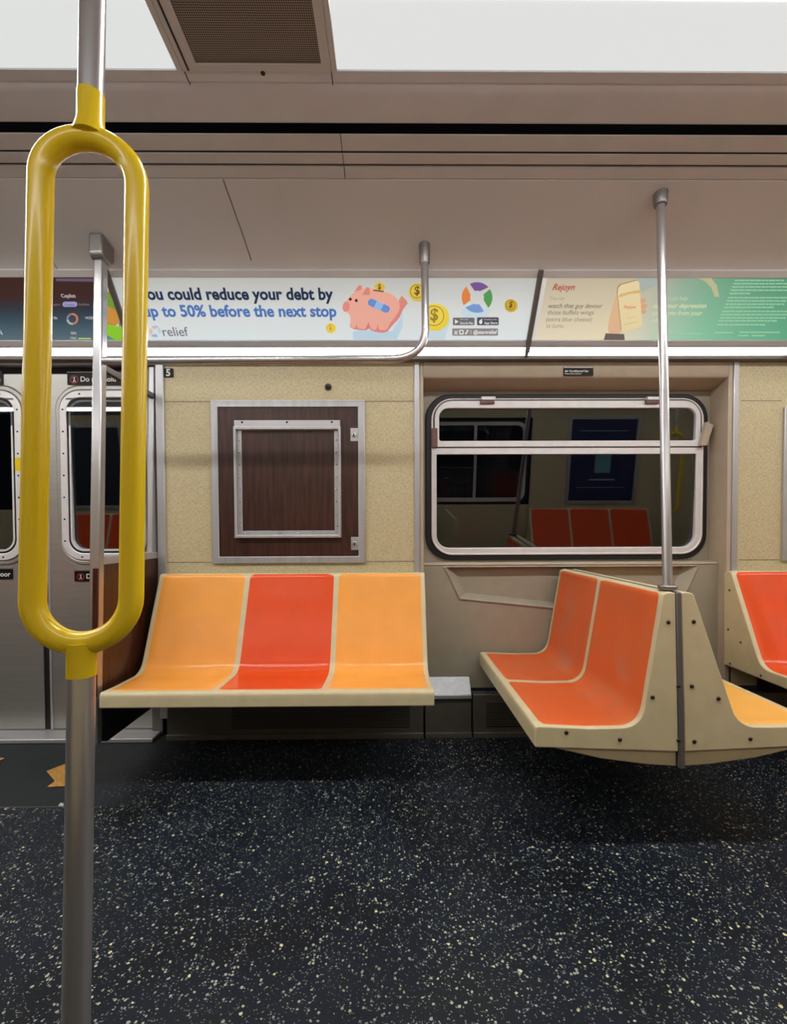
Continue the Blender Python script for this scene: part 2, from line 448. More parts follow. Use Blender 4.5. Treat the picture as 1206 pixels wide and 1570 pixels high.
for x in (-.16, 2.6):
    seam_line(x, [(1.669, 2.391), (1.624, 2.3995)]); seam_line(x, [(1.612, 2.3995), (1.571, 2.4035)]); seam_line(x, [(1.561, 2.404), (1.500, 2.410)])
for x in (-.592, -.165): seam_line(x, fas[5:])
seam_line(.17, PROF[:2]); seam_line(-1.5, PROF[:2])
struct('trim_6', seams, M['dark'], smooth=0)

# near side wall: cream panels either side of the window bay
BAY0, BAY1 = .178, 1.772
def wall_piece(mb, u0, u1, v0, v1, th=.03): return mb.box(u0, u1, v0, v1, -th, 0, xf=W)
wl = MB(); wall_piece(wl, -1.165, .137, .25, 1.975)
struct('wall_back', wl, M['cream'], smooth=0)
wr = MB(); wall_piece(wr, 1.812, X1, .25, 1.975)
struct('wall_right', wr, M['cream'], smooth=0)
# horizontal joint lines on the cream laminate
jl = MB()
for u0, u1 in ((-1.16, -.925), (-.125, .13), (1.84, 2.055)):
    for v in (1.752, .918): jl.box(u0, u1, v - .0014, v + .0014, 0, .0008, xf=W)
struct('trim_7', jl, M['brown'], smooth=0)
# aluminium strips beside the bay and the bay jambs
tb = MB()
tb.box(.130, .158, .60, 1.975, -.01, .010, xf=W); tb.box(1.795, 1.824, .60, 1.975, -.01, .010, xf=W)
struct('trim_8', tb, M['alu'], bevel=.003)
BD = .13                                  # depth of the bay
bay = MB()
bay.box(.158, BAY0, .20, 1.975, -BD - .02, .004, xf=W); bay.box(BAY1, 1.795, .20, 1.975, -BD - .02, .004, xf=W)
hd = [(0.004, 1.975), (0.004, 1.885), (-.004, 1.873), (-BD, 1.835), (-BD - .02, 1.975)]
bay.prism([(q, n) for n, q in hd], BAY0 - .001, BAY1 + .001, W)
struct('wall_bay', bay, M['bayhead'], bevel=.004)
bk = MB()
bk.ring([(BAY0, .86), (BAY1, .86), (BAY1, 1.85), (BAY0, 1.85)], [(.25, .95), (1.70, .95), (1.70, 1.79), (.25, 1.79)], -BD - .03, -BD - .004, W)
struct('wall_bay_inner', bk, M['bay'], smooth=0)
# lower moulding with its scooped arm rest
lm = MB()
P_out = [(BAY0, .226), (.965, .226), (BAY1, .226), (BAY1, .887), (.965, .887), (BAY0, .887)]
P_in = [(.372, .712), (.965, .650), (1.585, .712), (1.66, .880), (.965, .880), (.295, .880)]
P_dp = [(.415, .735), (.965, .672), (1.545, .735), (1.60, .880), (.965, .880), (.345, .880)]
nf, nb = -.055, -.095
P_hl = [(.384, .700), (.965, .636), (1.573, .700), (1.672, .880), (.965, .880), (.283, .880)]
nl = [(p, nf) for p in P_out], [(p, nf) for p in P_hl], [(p, nf + .010) for p in P_in], [(p, nb) for p in P_dp]
rows = []
for ring_ in nl: rows.append([W(p[0], p[1], n) for p, n in ring_] + [W(ring_[0][0][0], ring_[0][0][1], ring_[0][1])])
lm.sheet(rows); lm.add(rows[-1][:6], [(0, 1, 2, 3, 4, 5)])
struct('wall_bay_lower', lm, M['bay'], smooth=28, bevel=.007, seg=3)
sl = MB().box(BAY0, BAY1, .886, .900, -BD, -.054, xf=W)
struct('trim_9', sl, M['bayhead'], bevel=.006, seg=3)

# window_1
WO = -BD
def wxf(u, v, n): return W(u, v, WO + n)
win = MB(); win.ring(rrect(.198, 1.752, .910, 1.818, .135), rrect(.250, 1.700, .962, 1.770, .09), -.01, .012, wxf)
window = struct('window_1', win, M['black'], bevel=.006)
fr = MB(); fr.ring(rrect(.229, 1.722, .938, 1.793, .115), rrect(.240, 1.711, .949, 1.785, .105), -.01, .022, wxf)
fr.ring(rrect4(.229, 1.722, .938, 1.524, .006, .115), rrect4(.258, 1.683, .977, 1.489, .006, .070), -.01, .020, wxf)
fr.build('window_frame', M['sash'], window, bevel=.003)
sa = MB()
ti = rrect4(.272, 1.677, 1.562, 1.739, .050, .012); to = rrect4(.247, 1.704, 1.529, 1.780, .095, .004)
sa.ring(to, ti, -.006, .024, wxf); sa.build('vent_sash', M['sash'], window, bevel=.003)
MB().ring(rrect4(.241, 1.710, 1.523, 1.786, .10, .004), rrect4(.249, 1.702, 1.530, 1.778, .093, .004), -.008, .0195, wxf).build('sash_seal', M['black'], window, smooth=35)
GT = .036                                 # the panes sit a little more upright-in at the top than the wall
def pane(u0, u1, v0, v1, n, GT=GT): return MB().add([wxf(u, v, n + a + GT * (v - v0)) for a in (-.004, 0) for u, v in ((u0, v0), (u1, v0), (u1, v1), (u0, v1))], [(0, 1, 2, 3), (7, 6, 5, 4), (0, 4, 5, 1), (1, 5, 6, 2), (2, 6, 7, 3), (3, 7, 4, 0)])
pane(.25, 1.69, .960, 1.505, -.006).build('lower_pane', M['glass'], window, smooth=0)
pane(.262, 1.69, 1.548, 1.75, .001, .046).build('upper_pane', M['glass'], window, smooth=0)
for px in (746, 996):
    u, v = on_wall(px, 616, WO); h = MB()
    h.box(u - .038, u + .038, v + .0, v + .018, .02, .046, xf=wxf)
    hb = h.build('sash_hinge', M['sash'], window, bevel=.002)
    MB().box(u - .042, u + .034, v - .018, v + .001, .022, .040, xf=wxf).build('hinge_leaf', M['brown'], hb, bevel=.002)
MB().box(.230, .262, 1.525, 1.63, .022, .036, xf=wxf).build('sash_stay', M['brown'], window, bevel=.003)
st = MB(); st.slab([(1.685, 1.53), (1.722, 1.53), (1.757, 1.64), (1.72, 1.66)], .022, .05, wxf)
st.build('sash_stay', M['bayhead'], window, bevel=.003)

# jamb, header and doors on the left
jb = MB()
jb.box(-1.203, -1.160, .10, 1.975, -.03, .012, xf=W)
struct('trim_10', jb, M['alu'], bevel=.003)
jb2 = MB(); jb2.box(-1.262, -1.205, 0.0, 1.94, -.10, -.02, xf=W)
struct('trim_11', jb2, M['kick'], bevel=.003)
hd2 = MB(); hd2.box(X0, -1.203, 1.942, 1.975, -.05, .0, xf=W)
struct('trim_12', hd2, M['alu_h'], bevel=.004)
hd3 = MB(); hd3.box(X0, -1.203, 1.905, 1.975, -.10, -.055, xf=W)
struct('trim_13', hd3, M['dark'], smooth=0)
struct('trim_14', MB().box(X0, -1.215, 2.372, 2.52, 0, .022), M['alu_h'], bevel=.004)
ow = MB(); ow.box(X0, -2.46, 0, 1.975, -.03, 0, xf=W)
struct('wall_left', ow, M['cream'], smooth=0)
DN = -.045
def dxf(u, v, n): return W(u, v, DN + n)
SEAM = -1.832
def door_leaf(name, u0, u1, win_u0, win_u1, v0=.02, v1=1.912, dxf=dxf, wn_=WN):
    wo = rrect(win_u0 - .028, win_u1 + .028, .905, 1.845, .125)
    k = len(wo)
    # leaf sheet with a round-cornered opening; outer loop resampled to the same count
    outer = []
    cx, cy = (u0 + u1) / 2, (v0 + v1) / 2
    for i, (x, y) in enumerate(wo):
        q = i // 9; corner = ((u1, v1), (u0, v1), (u0, v0), (u1, v0))[q]; t = (i % 9) / 8
        # run from edge to corner to edge
        if q == 0: a, b = (u1, y), (x, v1)
        elif q == 1: a, b = (x, v1), (u0, y)
        elif q == 2: a, b = (u0, y), (x, v0)
        else: a, b = (x, v0), (u1, y)
        p = a if i % 9 < 4 else (corner if i % 9 == 4 else b)
        outer.append(p)
    mb = MB(); mb.ring(outer, wo, -.03, 0, dxf)
    d = struct(name, mb, M['door'], smooth=35, bevel=.006)
    MB().ring(rrect(win_u0 - .030, win_u1 + .030, .903, 1.847, .127), rrect(win_u0 - .008, win_u1 + .008, .926, 1.822, .105), -.02, .006, dxf).build('recess_rim', M['door'], d, bevel=.005)
    fr = MB().ring(rrect(win_u0 - .006, win_u1 + .006, .928, 1.820, .105), rrect(win_u0 + .030, win_u1 - .030, .965, 1.782, .075), -.02, .012, dxf).build('window_frame', M['sash'], d, bevel=.004)
    MB().ring(rrect(win_u0 + .029, win_u1 - .029, .964, 1.783, .076), rrect(win_u0 + .042, win_u1 - .042, .978, 1.768, .066), -.02, .006, dxf).build('window_gasket', M['black'], d)
    MB().ring(rrect(win_u0 + .040, win_u1 - .040, .976, 1.770, .068), rrect(win_u0 + .049, win_u1 - .049, .985, 1.760, .060), -.02, .008, dxf).build('inner_bead', M['sash'], d)
    MB().add([dxf(u, v, n + .030 * (v - .97) - .012) for n in (-.006, 0) for u, v in ((win_u0 + .03, .97), (win_u1 - .03, .97), (win_u1 - .03, 1.78), (win_u0 + .03, 1.78))], [(0, 1, 2, 3), (7, 6, 5, 4), (0, 4, 5, 1), (1, 5, 6, 2), (2, 6, 7, 3), (3, 7, 4, 0)]).build('pane', M['glass'], d, smooth=0)
    for v in np.linspace(1.03, 1.72, 7):
        for u in (win_u0 + .012, win_u1 - .012): MB().dome(dxf(u, v, .012), wn_, .005, .003, 10).build('screw', M['dark'], fr)
    for u in np.linspace(win_u0 + .10, win_u1 - .10, 3):
        for v in (.946, 1.801): MB().dome(dxf(u, v, .012), wn_, .005, .003, 10).build('screw', M['dark'], fr)
    return d
dR = door_leaf('door_1', SEAM + .022, -1.225, -1.722, -1.290)
dL = door_leaf('door_2', -2.43, SEAM - .012, -2.37, -1.935)
MB().box(SEAM - .016, SEAM + .026, .02, 1.90, -.028, -.006, xf=dxf).build('rubber_edge', M['black'], dL, smooth=0)
MB().box(SEAM + .020, SEAM + .034, .02, 1.90, -.02, .004, xf=dxf).build('edge_strip', M['alu'], dR, bevel=.003)
MB().box(-1.962, -1.935, 1.40, 1.47, .010, .013, xf=dxf).build('yellow_tape', M['yellow'], dL, smooth=0)
# end bulkheads and the opposite wall
struct('wall_end', MB().box(X0 - .03, X0, -.4, 2.75, 0, 2.475), M['cream'], smooth=0)
struct('wall_far_end', MB().box(X1, X1 + .03, -.4, 2.75, 0, 2.475), M['cream'], smooth=0)
def WF(u, v, n=0.0): return opp(W(u, v, n))
of = MB(); of.box(X0, -4.05, .25, .90, -.03, 0, xf=WF); of.box(-4.05, -2.46, .25, 1.975, -.03, 0, xf=WF); of.box(-1.21, -.15, .25, 1.975, -.03, 0, xf=WF); of.box(1.62, X1, .25, 1.975, -.03, 0, xf=WF)
of.box(-.15, 1.62, .25, .90, -.06, -.02, xf=WF); of.box(-.15, 1.62, 1.84, 1.975, -.05, 0, xf=WF)
struct('wall_front', of, M['cream'], smooth=0)
def wfx(u, v, n): return WF(u, v, n - .06)
w2 = struct('window_2', MB().ring(rrect(-.12, 1.60, .905, 1.825, .13), rrect(-.07, 1.55, .955, 1.775, .09), -.01, .012, wfx), M['black'])
m = MB().ring(rrect(-.09, 1.57, .935, 1.795, .11), rrect(-.05, 1.53, .98, 1.755, .07), -.01, .02, wfx)
m.box(-.06, 1.54, 1.51, 1.56, -.005, .018, xf=wfx); m.box(.97, 1.0, .97, 1.76, -.005, .018, xf=wfx)
m.build('window_frame', M['sash'], w2)
MB().box(-.06, 1.54, .96, 1.77, -.004, .002, xf=wfx).build('pane', M['glass'], w2, smooth=0)
def odx(u, v, n): return WF(u, v, DN + n)
OWN = np.array([0, math.cos(LEAN), -math.sin(LEAN)])
door_leaf('door_3', SEAM + .022, -1.225, -1.722, -1.290, dxf=odx, wn_=OWN)
door_leaf('door_4', -2.43, SEAM - .012, -2.37, -1.935, dxf=odx, wn_=OWN)

# ================================================================== COVE: advertisements and light strips
strip_prof = [(2.262, 2.004), (2.296, 1.968), (2.335, 1.9665), (2.345, 1.985), (2.290, 2.000)]
def cove_x(y, z): return (y, z)
def light_strip(u0, u1, label, other=False):
    t = thing('light_strip', opp((u0 / 2 + u1 / 2, 2.31, 1.965)) if other else (u0 / 2 + u1 / 2, 2.31, 1.965), label, 'light')
    mb = MB(); f = (lambda a, p, q: opp((a, p, q))) if other else (lambda a, p, q: (a, p, q))
    mb.prism(strip_prof, u0, u1, f); mb.build('diffuser', M['strip'], t, smooth=0)
    r = MB(); r.prism([(2.292, 1.9665), (2.296, 1.950), (2.345, 1.950), (2.350, 1.966)], u0, u1, f)
    r.build('lower_rail', M['kick'], t, smooth=0)
    return t
AD_EDGES = [(-2.62, -1.290), (-1.268, .684), (.708, 2.020), (2.044, 3.4)]
light_strip(AD_EDGES[0][0], -1.279, 'light strip under the dark computer advertisement at far left')
light_strip(-1.279, .696, 'long light strip under the pink piggy bank advertisement')
light_strip(.696, 2.032, 'light strip under the cream and green advertisement above the window')
light_strip(2.032, 3.4, 'light strip at the far right edge, past the green advertisement')
light_strip(X0 + .05, X1 - .05, 'light strip along the opposite wall, behind the viewer', True)
# brackets between the advertisements
def bracket(u, lab):
    b = MB(); b.prism([(t_, n) for t_, n in ((.400, .0), (.400, .014), (.06, .016), (.030, .020), (.030, -.01), (.06, -.01))], u - .0115, u + .0115, lambda a, p, q: AD(a, p, q))
    b.prism([(2.240, 2.000), (2.288, 1.954), (2.345, 1.953), (2.345, 1.985), (2.275, 2.02)], u - .008, u + .008, lambda a, p, q: (a, p, q))
    o = b.build('cove_bracket', M['strip_grey'], None, bevel=.003)
    put(o, lab, 'bracket')
bracket(-1.279, 'dark bracket between the dark computer advertisement and the piggy bank advertisement')
bracket(.696, 'dark bracket between the piggy bank advertisement and the cream and green one')
bracket(2.032, 'dark bracket at the right edge, after the green advertisement')
def adpanel(u0, u1, label, pmat, m0=.0, m1=.0):
    t = thing('advertisement', AD((u0 + u1) / 2, .05), label, 'advertisement')
    f = MB(); f.prism([(.368, -.01), (.366, .004), (.398, .008), (.402, -.01)], u0, u1, AD)
    f.build('upper_frame', M['trimgrey'], t, bevel=.002)
    f = MB(); f.prism([(.056, .001), (.053, .010), (.060, .014), (.088, .006), (.090, .001)], u0, u1, AD)
    f.build('lower_frame', M['alu_h'], t, bevel=.002)
    MB().box(u0, u1, .084, .370, -.011, -.007, xf=AD).build('light_box', ink('#dcdad6'), t, smooth=0)
    p = MB().box(u0 + m0, u1 - m1, .08, .372, -.006, 0, xf=AD).build('poster', pmat, t, smooth=0)
    return t, p
def sub(par, name, polys, hexc, layer=1, glow=1.0):
    for poly in polys:
        o = MB().slab(poly, .0002, .0005 * layer + .0004, AD).build(name, ink(hexc, glow), par, smooth=0)
    return o
def P(*pts): return [on_ad(x, y) for x, y in pts]
def ell(cx, cy, rx, ry=None, rot=0, n=28):
    return [on_ad(x, y) for x, y in circ(cx, cy, rx, ry or rx, n, rot)]
def adtext(par, name, body, x0, yb, x1, hexc, bold=0.0, shear=0.0, glow=1.0, layer=3, dy=0):
    (u0, v0), (u1, _) = on_ad(x0, yb), on_ad(x1, yb)
    return text(name, body, par, ink(hexc, glow), AD, u0, v0, u1 - u0, bold, shear, n=.0005 * layer + .0006)
def box_px(x0, x1, y0, y1): return P((x0, y1), (x1, y1), (x1, y0), (x0, y0))
def rbox_px(x0, x1, y0, y1, r): return [on_ad(x, y) for x, y in rrect(x0, x1, y0, y1, r, 5)]

# --- advertisement 1: piggy bank
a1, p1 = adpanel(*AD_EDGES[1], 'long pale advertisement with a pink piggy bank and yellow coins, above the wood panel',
                 poster_mat('pale_poster_lamp_falloff', 2, [(0, '#e4f0f4'), (.45, '#dfe6e6'), (1, '#c4c6c2')]))  # paler towards the bottom: back-lamp falloff painted into the print colour
adtext(p1, 'headline', 'you could reduce your debt by', 216, 459, 511, '#22304f', .030)
adtext(p1, 'headline', 'up to 50% before the next stop', 222, 485, 516, '#4f78bd', .029)
adtext(p1, 'lettering', 'relief', 251, 515, 290, '#7d7480', .004)
def petals(par, cx, cy, r, cols, nm, glow=1):
    for k, (a, h) in enumerate(cols):
        pts = []
        for q in range(9): t = R_(a - 38 + 76 * q / 8); pts.append((cx + r * math.cos(t), cy - r * math.sin(t)))
        for q in range(5): t = R_(a + 30 - 44 * q / 4); pts.append((cx + r * .45 * math.cos(t), cy - r * .45 * math.sin(t)))
        sub(par, nm, [[on_ad(x, y) for x, y in pts]], h, 2, glow)
petals(p1, 238, 508, 9, [(90, '#cdc3dc'), (10, '#bfe3d3'), (262, '#9cc1ee'), (180, '#f3c3b0')], 'logo_petal')
petals(p1, 731, 456, 23.5, [(80, '#7c5a98'), (-5, '#57a05c'), (258, '#7ba3df'), (172, '#e58a4b')], 'logo_petal')
# pale blue ground under the pig and its coins
sub(p1, 'pale_shadow', [P((541, 520), (541, 508), (560, 505), (600, 508), (612, 490), (617, 478), (617, 500), (608, 520))], '#c3def0', 1)
sub(p1, 'pale_shadow', [P((640, 520), (652, 500), (690, 490), (682, 520)), P((706, 478), (716, 466), (752, 474), (744, 492), (712, 492))], '#cfe3ee', 1)
pig_sh = [(536, 494), (537, 504), (560, 507), (566, 503), (570, 508), (592, 511), (600, 500), (612, 488), (617, 475), (626, 463), (617, 456), (605, 470)]
sub(p1, 'pig_shadow', [P(*smooth_poly(pig_sh, 1))], '#e58f8c', 2)
pig = [(530, 463), (533, 457), (541, 450), (548, 444), (556, 442), (566, 441), (580, 444), (598, 449), (608, 456), (613, 468), (611, 478), (603, 489),
       (597, 496), (593, 506), (581, 506), (579, 500), (576, 506), (569, 505), (566, 497), (561, 505), (548, 503), (546, 500), (544, 503), (537, 502), (537, 483), (531, 478)]
sub(p1, 'pig_body', [P(*smooth_poly(pig, 1))], '#f3b3a2', 4)
sub(p1, 'pig_leg', [P((560, 504), (565, 493), (567, 504)), P((545, 502), (547, 497), (548, 502)), P((577, 505), (579, 496), (580, 505))], '#e2857c', 6)
sub(p1, 'pig_ear', [P((543, 447), (550, 437), (555, 438), (554, 444)), P((555, 452), (562, 440), (566, 441), (567, 452))], '#e18f80', 6)
sub(p1, 'pig_snout', [ell(530.5, 470, 5.5, 8, 8)], '#e8958a', 6)
sub(p1, 'pig_tail', [P((611, 460), (616, 453), (623, 461), (625, 466), (618, 466), (613, 474))], '#e29488', 6)
sub(p1, 'pig_eye', [ell(537, 458.5, 2.2), ell(546, 460.5, 2.2)], '#3a2522', 7)
sub(p1, 'coin_slot', [P((572, 444), (588, 446), (588, 447.5), (572, 445.5))], '#43281c', 7)
sub(p1, 'plaster', [[on_ad(x, y) for x, y in rrect(-17.5, 17.5, -5.5, 5.5, 5.4, 5)] if 0 else
                    [on_ad(580.5 + x * .9 + y * .42 * -1, 468.5 + x * .40 + y * .91) for x, y in rrect(-18, 18, -5.6, 5.6, 5.4, 5)]], '#6f96d8', 7)
sub(p1, 'plaster_pad', [[on_ad(580.5 + x * .9 - y * .42, 468.5 + x * .40 + y * .91) for x, y in ((-6, -5.6), (6, -5.6), (6, 5.6), (-6, 5.6))]], '#9cc2ee', 8)
def coin(cx, cy, r, edge, face, dark, sq=1.0):
    c = sub(p1, 'coin_print', [ell(cx + r * .12, cy + r * .12, r * 1.05 * sq, r * 1.05)], edge, 2)
    sub(p1, 'coin_face', [ell(cx, cy, r * .93 * sq, r * .93)], face, 3)
    mb = MB(); mb.ring(ell(cx, cy, r * .78 * sq, r * .78), ell(cx, cy, r * .72 * sq, r * .72), .0002, .0028, AD)
    mb.build('coin_ring', ink(dark), p1, smooth=0)
    adtext(p1, 'coin_mark', '$', cx - r * .30 * sq, cy + r * .34, cx + r * .30 * sq, dark, .02, layer=6)
coin(639, 446.5, 13.5, '#e5c84d', '#e9cb55', '#6b551c')
coin(665, 484, 20, '#f0d84a', '#f3dc55', '#a08a3c')
coin(506.5, 502.5, 7.5, '#f5e27a', '#f3d95a', '#c0a23c')
coin(782, 467.5, 9.5, '#d9b93e', '#d6b53f', '#5c4a1a')
c5 = sub(p1, 'coin_print', [[q for q in ell(582, 439.5, 8, 7)]], '#e2c257', 5)
adtext(p1, 'coin_mark', '$', 579, 443, 584, '#6b551c', .02, layer=8)
# store badges and handle bar
for x0, x1, y0, y1, h in ((694, 727, 487, 498.5, '#706f73'), (731, 764, 486.5, 498.5, '#4e5059'), (693, 763, 503.5, 514.5, '#8f8c8e')):
    sub(p1, 'badge', [rbox_px(x0, x1, y0, y1, 1.5)], h, 2)
sub(p1, 'badge_icon', [P((697, 489.5), (703, 493), (697, 496.5)), ell(736.5, 493.5, 2.6, 3.2), ell(738, 489.6, 1.0)], '#eeeeee', 4)
adtext(p1, 'lettering', 'GET IT ON', 705, 490.6, 717, '#e5e5e5', .01, layer=4)
adtext(p1, 'lettering', 'Google Play', 704.5, 496.6, 725, '#f2f2f2', .02, layer=4)
adtext(p1, 'lettering', 'Download on the', 741.5, 490.6, 761, '#e5e5e5', .01, layer=4)
adtext(p1, 'lettering', 'App Store', 741.5, 496.6, 762, '#f2f2f2', .02, layer=4)
adtext(p1, 'lettering', 'X', 695, 512.4, 701.5, '#f4f4f4', .05, layer=4)
mb = MB(); mb.ring([on_ad(x, y) for x, y in rrect(703.5, 710.5, 505.6, 512.6, 2, 4)], [on_ad(x, y) for x, y in rrect(705, 709, 507, 511.2, 1.2, 4)], .0002, .0028, AD); mb.build('badge_icon', ink('#f4f4f4'), p1, smooth=0)
sub(p1, 'badge_icon', [P((715, 505.5), (716.3, 505.5), (719, 508), (716.3, 508), (716.3, 511), (713, 512.8), (712.5, 510), (715, 509.5)), P((721.3, 506), (721.8, 506), (721.8, 512.5), (721.3, 512.5))], '#f4f4f4', 4)
adtext(p1, 'lettering', '@startrelief', 725, 511.6, 761, '#f4f4f4', .022, layer=4)

# --- advertisement 2: cream to green with a phone in a hand
a2, p2 = adpanel(*AD_EDGES[2], 'cream and green advertisement with a hand holding a phone, above the window',
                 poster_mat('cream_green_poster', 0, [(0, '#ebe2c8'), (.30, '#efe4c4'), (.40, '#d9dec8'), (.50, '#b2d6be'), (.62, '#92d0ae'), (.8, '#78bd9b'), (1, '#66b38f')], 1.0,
                            (2, [(0, '#ffffff'), (1, '#d5d5d5')])), m0=.024)  # grey towards the top: the lamp's falloff multiplied into the print
adtext(p2, 'logo_lettering', 'Rejoyn', 846, 444.5, 880, '#bb5040', .016, .25)
for body, x0, yb, x1, h in (('You can', 842, 459.5, 864, '#a89f8a'), ('watch that guy devour', 839.5, 472, 922, '#55504a'), ('those buffalo wings', 838.5, 482, 909, '#7e766a'),
                            ('(extra blue cheese)', 836.5, 492.5, 906, '#8f8774'), ("'til SoHo.", 836, 502.5, 864.5, '#9d9580')):
    adtext(p2, 'lettering', body, x0, yb, x1, h, -.004, .05)
sub(p2, 'blue_ground', [P((975, 424), (1006, 424), (1006, 437), (984, 448), (978, 440))], '#aebdb6', 1)
arm = [(930, 513), (934, 486), (940, 464), (945, 449), (950, 452), (952, 478), (953, 500), (951, 512)]
sub(p2, 'arm_print', [P(*smooth_poly(arm, 2))], '#e3bd97', 3)
sub(p2, 'finger_print', [ell(984.5, 461, 6, 4.0, -12), ell(986, 469.5, 6, 4.0, -12), ell(985, 477.5, 5, 3.8, -12)], '#dcb08a', 3)
phone = [(946, 450), (947, 441), (951, 436.5), (975, 430), (979, 432), (980.5, 455), (984, 497), (981.5, 501), (956, 508.5), (952, 506)]
sub(p2, 'phone_edge', [P(*[(x - .9, y - .9) for x, y in phone])], '#a27b58', 4)
sub(p2, 'phone_print', [P(*phone)], '#ecdcae', 6)
sub(p2, 'phone_band', [P((948, 451.5), (962, 447.5), (980.2, 444), (980.8, 449), (964, 450.5), (948, 456))], '#dfbd7c', 7)
sub(p2, 'phone_line', [P((960, 487), (972, 485), (972, 486), (960, 488)), P((955, 497), (978, 492), (978, 493), (955, 498))], '#d9c48e', 7)
adtext(p2, 'logo_lettering', 'Rejoyn', 955, 472.5, 973, '#e08b78', .016, .2, layer=8)
sub(p2, 'cuff_print', [P((928, 511), (956, 512), (957, 521.5), (925, 521.5))], '#6e6560', 5)
arc = [(1065, 424), (1088, 424), (1098, 437), (1102, 455), (1095, 455), (1090, 441), (1081, 432)]
sub(p2, 'tan_arc', [P(*arc)], '#c3c39b', 2)
adtext(p2, 'lettering', 'You can help', 1012, 460, 1053, '#c8d8b4', .004, .1)
adtext(p2, 'lettering', 'ease your depression', 1000, 472, 1081, '#d9e2bc', .018, .1)
adtext(p2, 'lettering', 'symptoms from your', 998, 483, 1075, '#d5dfb8', .018, .1)
adtext(p2, 'lettering', 'phone.', 998, 494, 1022, '#d5dfb8', .012, .1)
fp = MB()
rr = random.Random(3); y = 431; k = 0
for y, x1 in ((431, 1206), (436, 1206), (441, 1206), (446, 1206), (451, 1152), (457.5, 1206), (462.5, 1206), (467.5, 1202), (472.3, 1189), (478.5, 1206), (483.5, 1206), (488.5, 1204), (493, 1194), (499, 1174)):
    x = 1126 - (y - 431) * .40
    while x < x1 - 4:
        ln = rr.uniform(4, 11); e = min(x1, x + ln)
        fp.slab(P((x, y), (e, y), (e, y - 2.0), (x, y - 2.0)), .0002, .0012, AD); x = e + 1.0
for x0, x1, y in ((1095, 1123, 511), (1133, 1195, 510.5), (1131, 1147, 515.5), (1152, 1172, 515.5), (1012, 1076, 513)):
    fp.slab(P((x0, y), (x1, y), (x1, y - 1.8), (x0, y - 1.8)), .0002, .0012, AD)
fp.build('fine_print', ink('#9ed3ae'), p2, smooth=0)

# --- advertisement 3: dark computer advertisement at the far left
a3, p3 = adpanel(*AD_EDGES[0], 'dark computer advertisement with ribbon colours, behind the yellow loop',
                 poster_mat('dark_poster', 2, [(0, '#6f8a98'), (.30, '#4b6474'), (.5, '#3c4552'), (.68, '#4a3230'), (1, '#45302c')], .62), m1=.045)
rib = [('#a8402f', (160, 424), (166, 424), (178, 452), (170, 456)), ('#7fae43', (164, 444), (172, 455), (181, 478), (164, 470)), ('#e0a24a', (164, 468), (180, 475), (187, 492), (176, 500), (164, 495)),
       ('#9adf3a', (164, 496), (176, 500), (187, 500), (189, 522), (164, 522)), ('#5b7fd0', (164, 514), (176, 520), (177, 522), (164, 522)), ('#8c6aa0', (181, 478), (187, 490), (188, 499), (183, 500))]
for h, *pts in rib: sub(p3, 'ribbon', [P(*pts)], h, 2, .8)
sub(p3, 'screen_edge', [P((86, 427), (144, 427), (144, 432), (86, 431))], '#77617a', 2, .8)
adtext(p3, 'lettering', 'Copilot', 95, 456, 117, '#cfc6c2', .02)
sub(p3, 'pill', [rbox_px(96, 118.5, 462.5, 470.5, 3.8)], '#a9addd', 2, .8)
adtext(p3, 'lettering', 'Complete', 99.5, 468.6, 115, '#5c5f9a', .01)
adtext(p3, 'lettering', 'Report', 80, 468.4, 93.5, '#8d7472', .01)
adtext(p3, 'lettering', 'Archive', 121, 468.4, 137.5, '#8d7e7c', .01)
for a0, a1_, h in ((-80, 100, '#df8a66'), (105, 180, '#9d8ea6'), (185, 275, '#c2c6cc')):
    o_ = circ(111, 489, 9, 9, 14, 0, a0, a1_, False); i_ = circ(111, 489, 6, 6, 14, 0, a0, a1_, False)
    sub(p3, 'dial', [[on_ad(x, 978 - y) for x, y in o_ + i_[::-1]]], h, 2, .8)
adtext(p3, 'lettering', '14,528', 132, 489, 145, '#d0d4d8', .02)
adtext(p3, 'lettering', '37.5k', 78, 489, 89, '#d0d4d8', .02)
adtext(p3, 'lettering', '1000', 109, 521 - 1, 118, '#c8ccd0', .01)
adtext(p3, 'lettering', '800', 110, 512.5, 118, '#c8ccd0', .01)
sub(p3, 'bar', [P((120, 518.2), (139.5, 518.2), (139.5, 520), (120, 520))], '#b9e07a', 2)
adtext(p3, 'lettering', 'WIN', -14, 513, 5, '#d5d8da', .012)
sub(p3, 'glow_disc', [ell(44, 472, 8, 16)], '#cf9a4a', 2, .8)
# --- advertisement 4, past the right edge
a4, p4 = adpanel(*AD_EDGES[3], 'pale advertisement starting at the right edge, after the green one', poster_mat('plain_poster', 0, [(0, '#cfd8d2'), (1, '#cfd8d2')]))

# ================================================================== CEILING FIXTURES
VX0, VX1 = at_height(277.5, 107, 2.42)[0], at_height(511.5, 118, 2.42)[0]
def ceiling_light(x0, x1, label):
    t = thing('ceiling_light', ((x0 + x1) / 2, MIRROR_Y, 2.415), label, 'ceiling light', 'lit ceiling fixtures')
    del t['group']
    e = MB()
    for s in (1, -1):
        y0, y1 = sorted((MIRROR_Y + s * .036, MIRROR_Y + s * .2145)); e.box(x0, x1, y0, y1, 2.4215, 2.432)
    e.build('edge_lens', M['edge'], t, smooth=0)
    MB().box(x0, x1, MIRROR_Y - .035, MIRROR_Y + .035, 2.4205, 2.432).build('added_centre_strip', M['core'], t, smooth=0)  # out-of-view strip, added as the main light of the car
    return t
ceiling_light(VX1 + .010, 2.6, 'large lit ceiling panel to the right of the vent')
ceiling_light(X0 + .5, VX0 - .010, 'lit ceiling panel at the left, behind the steel pole')
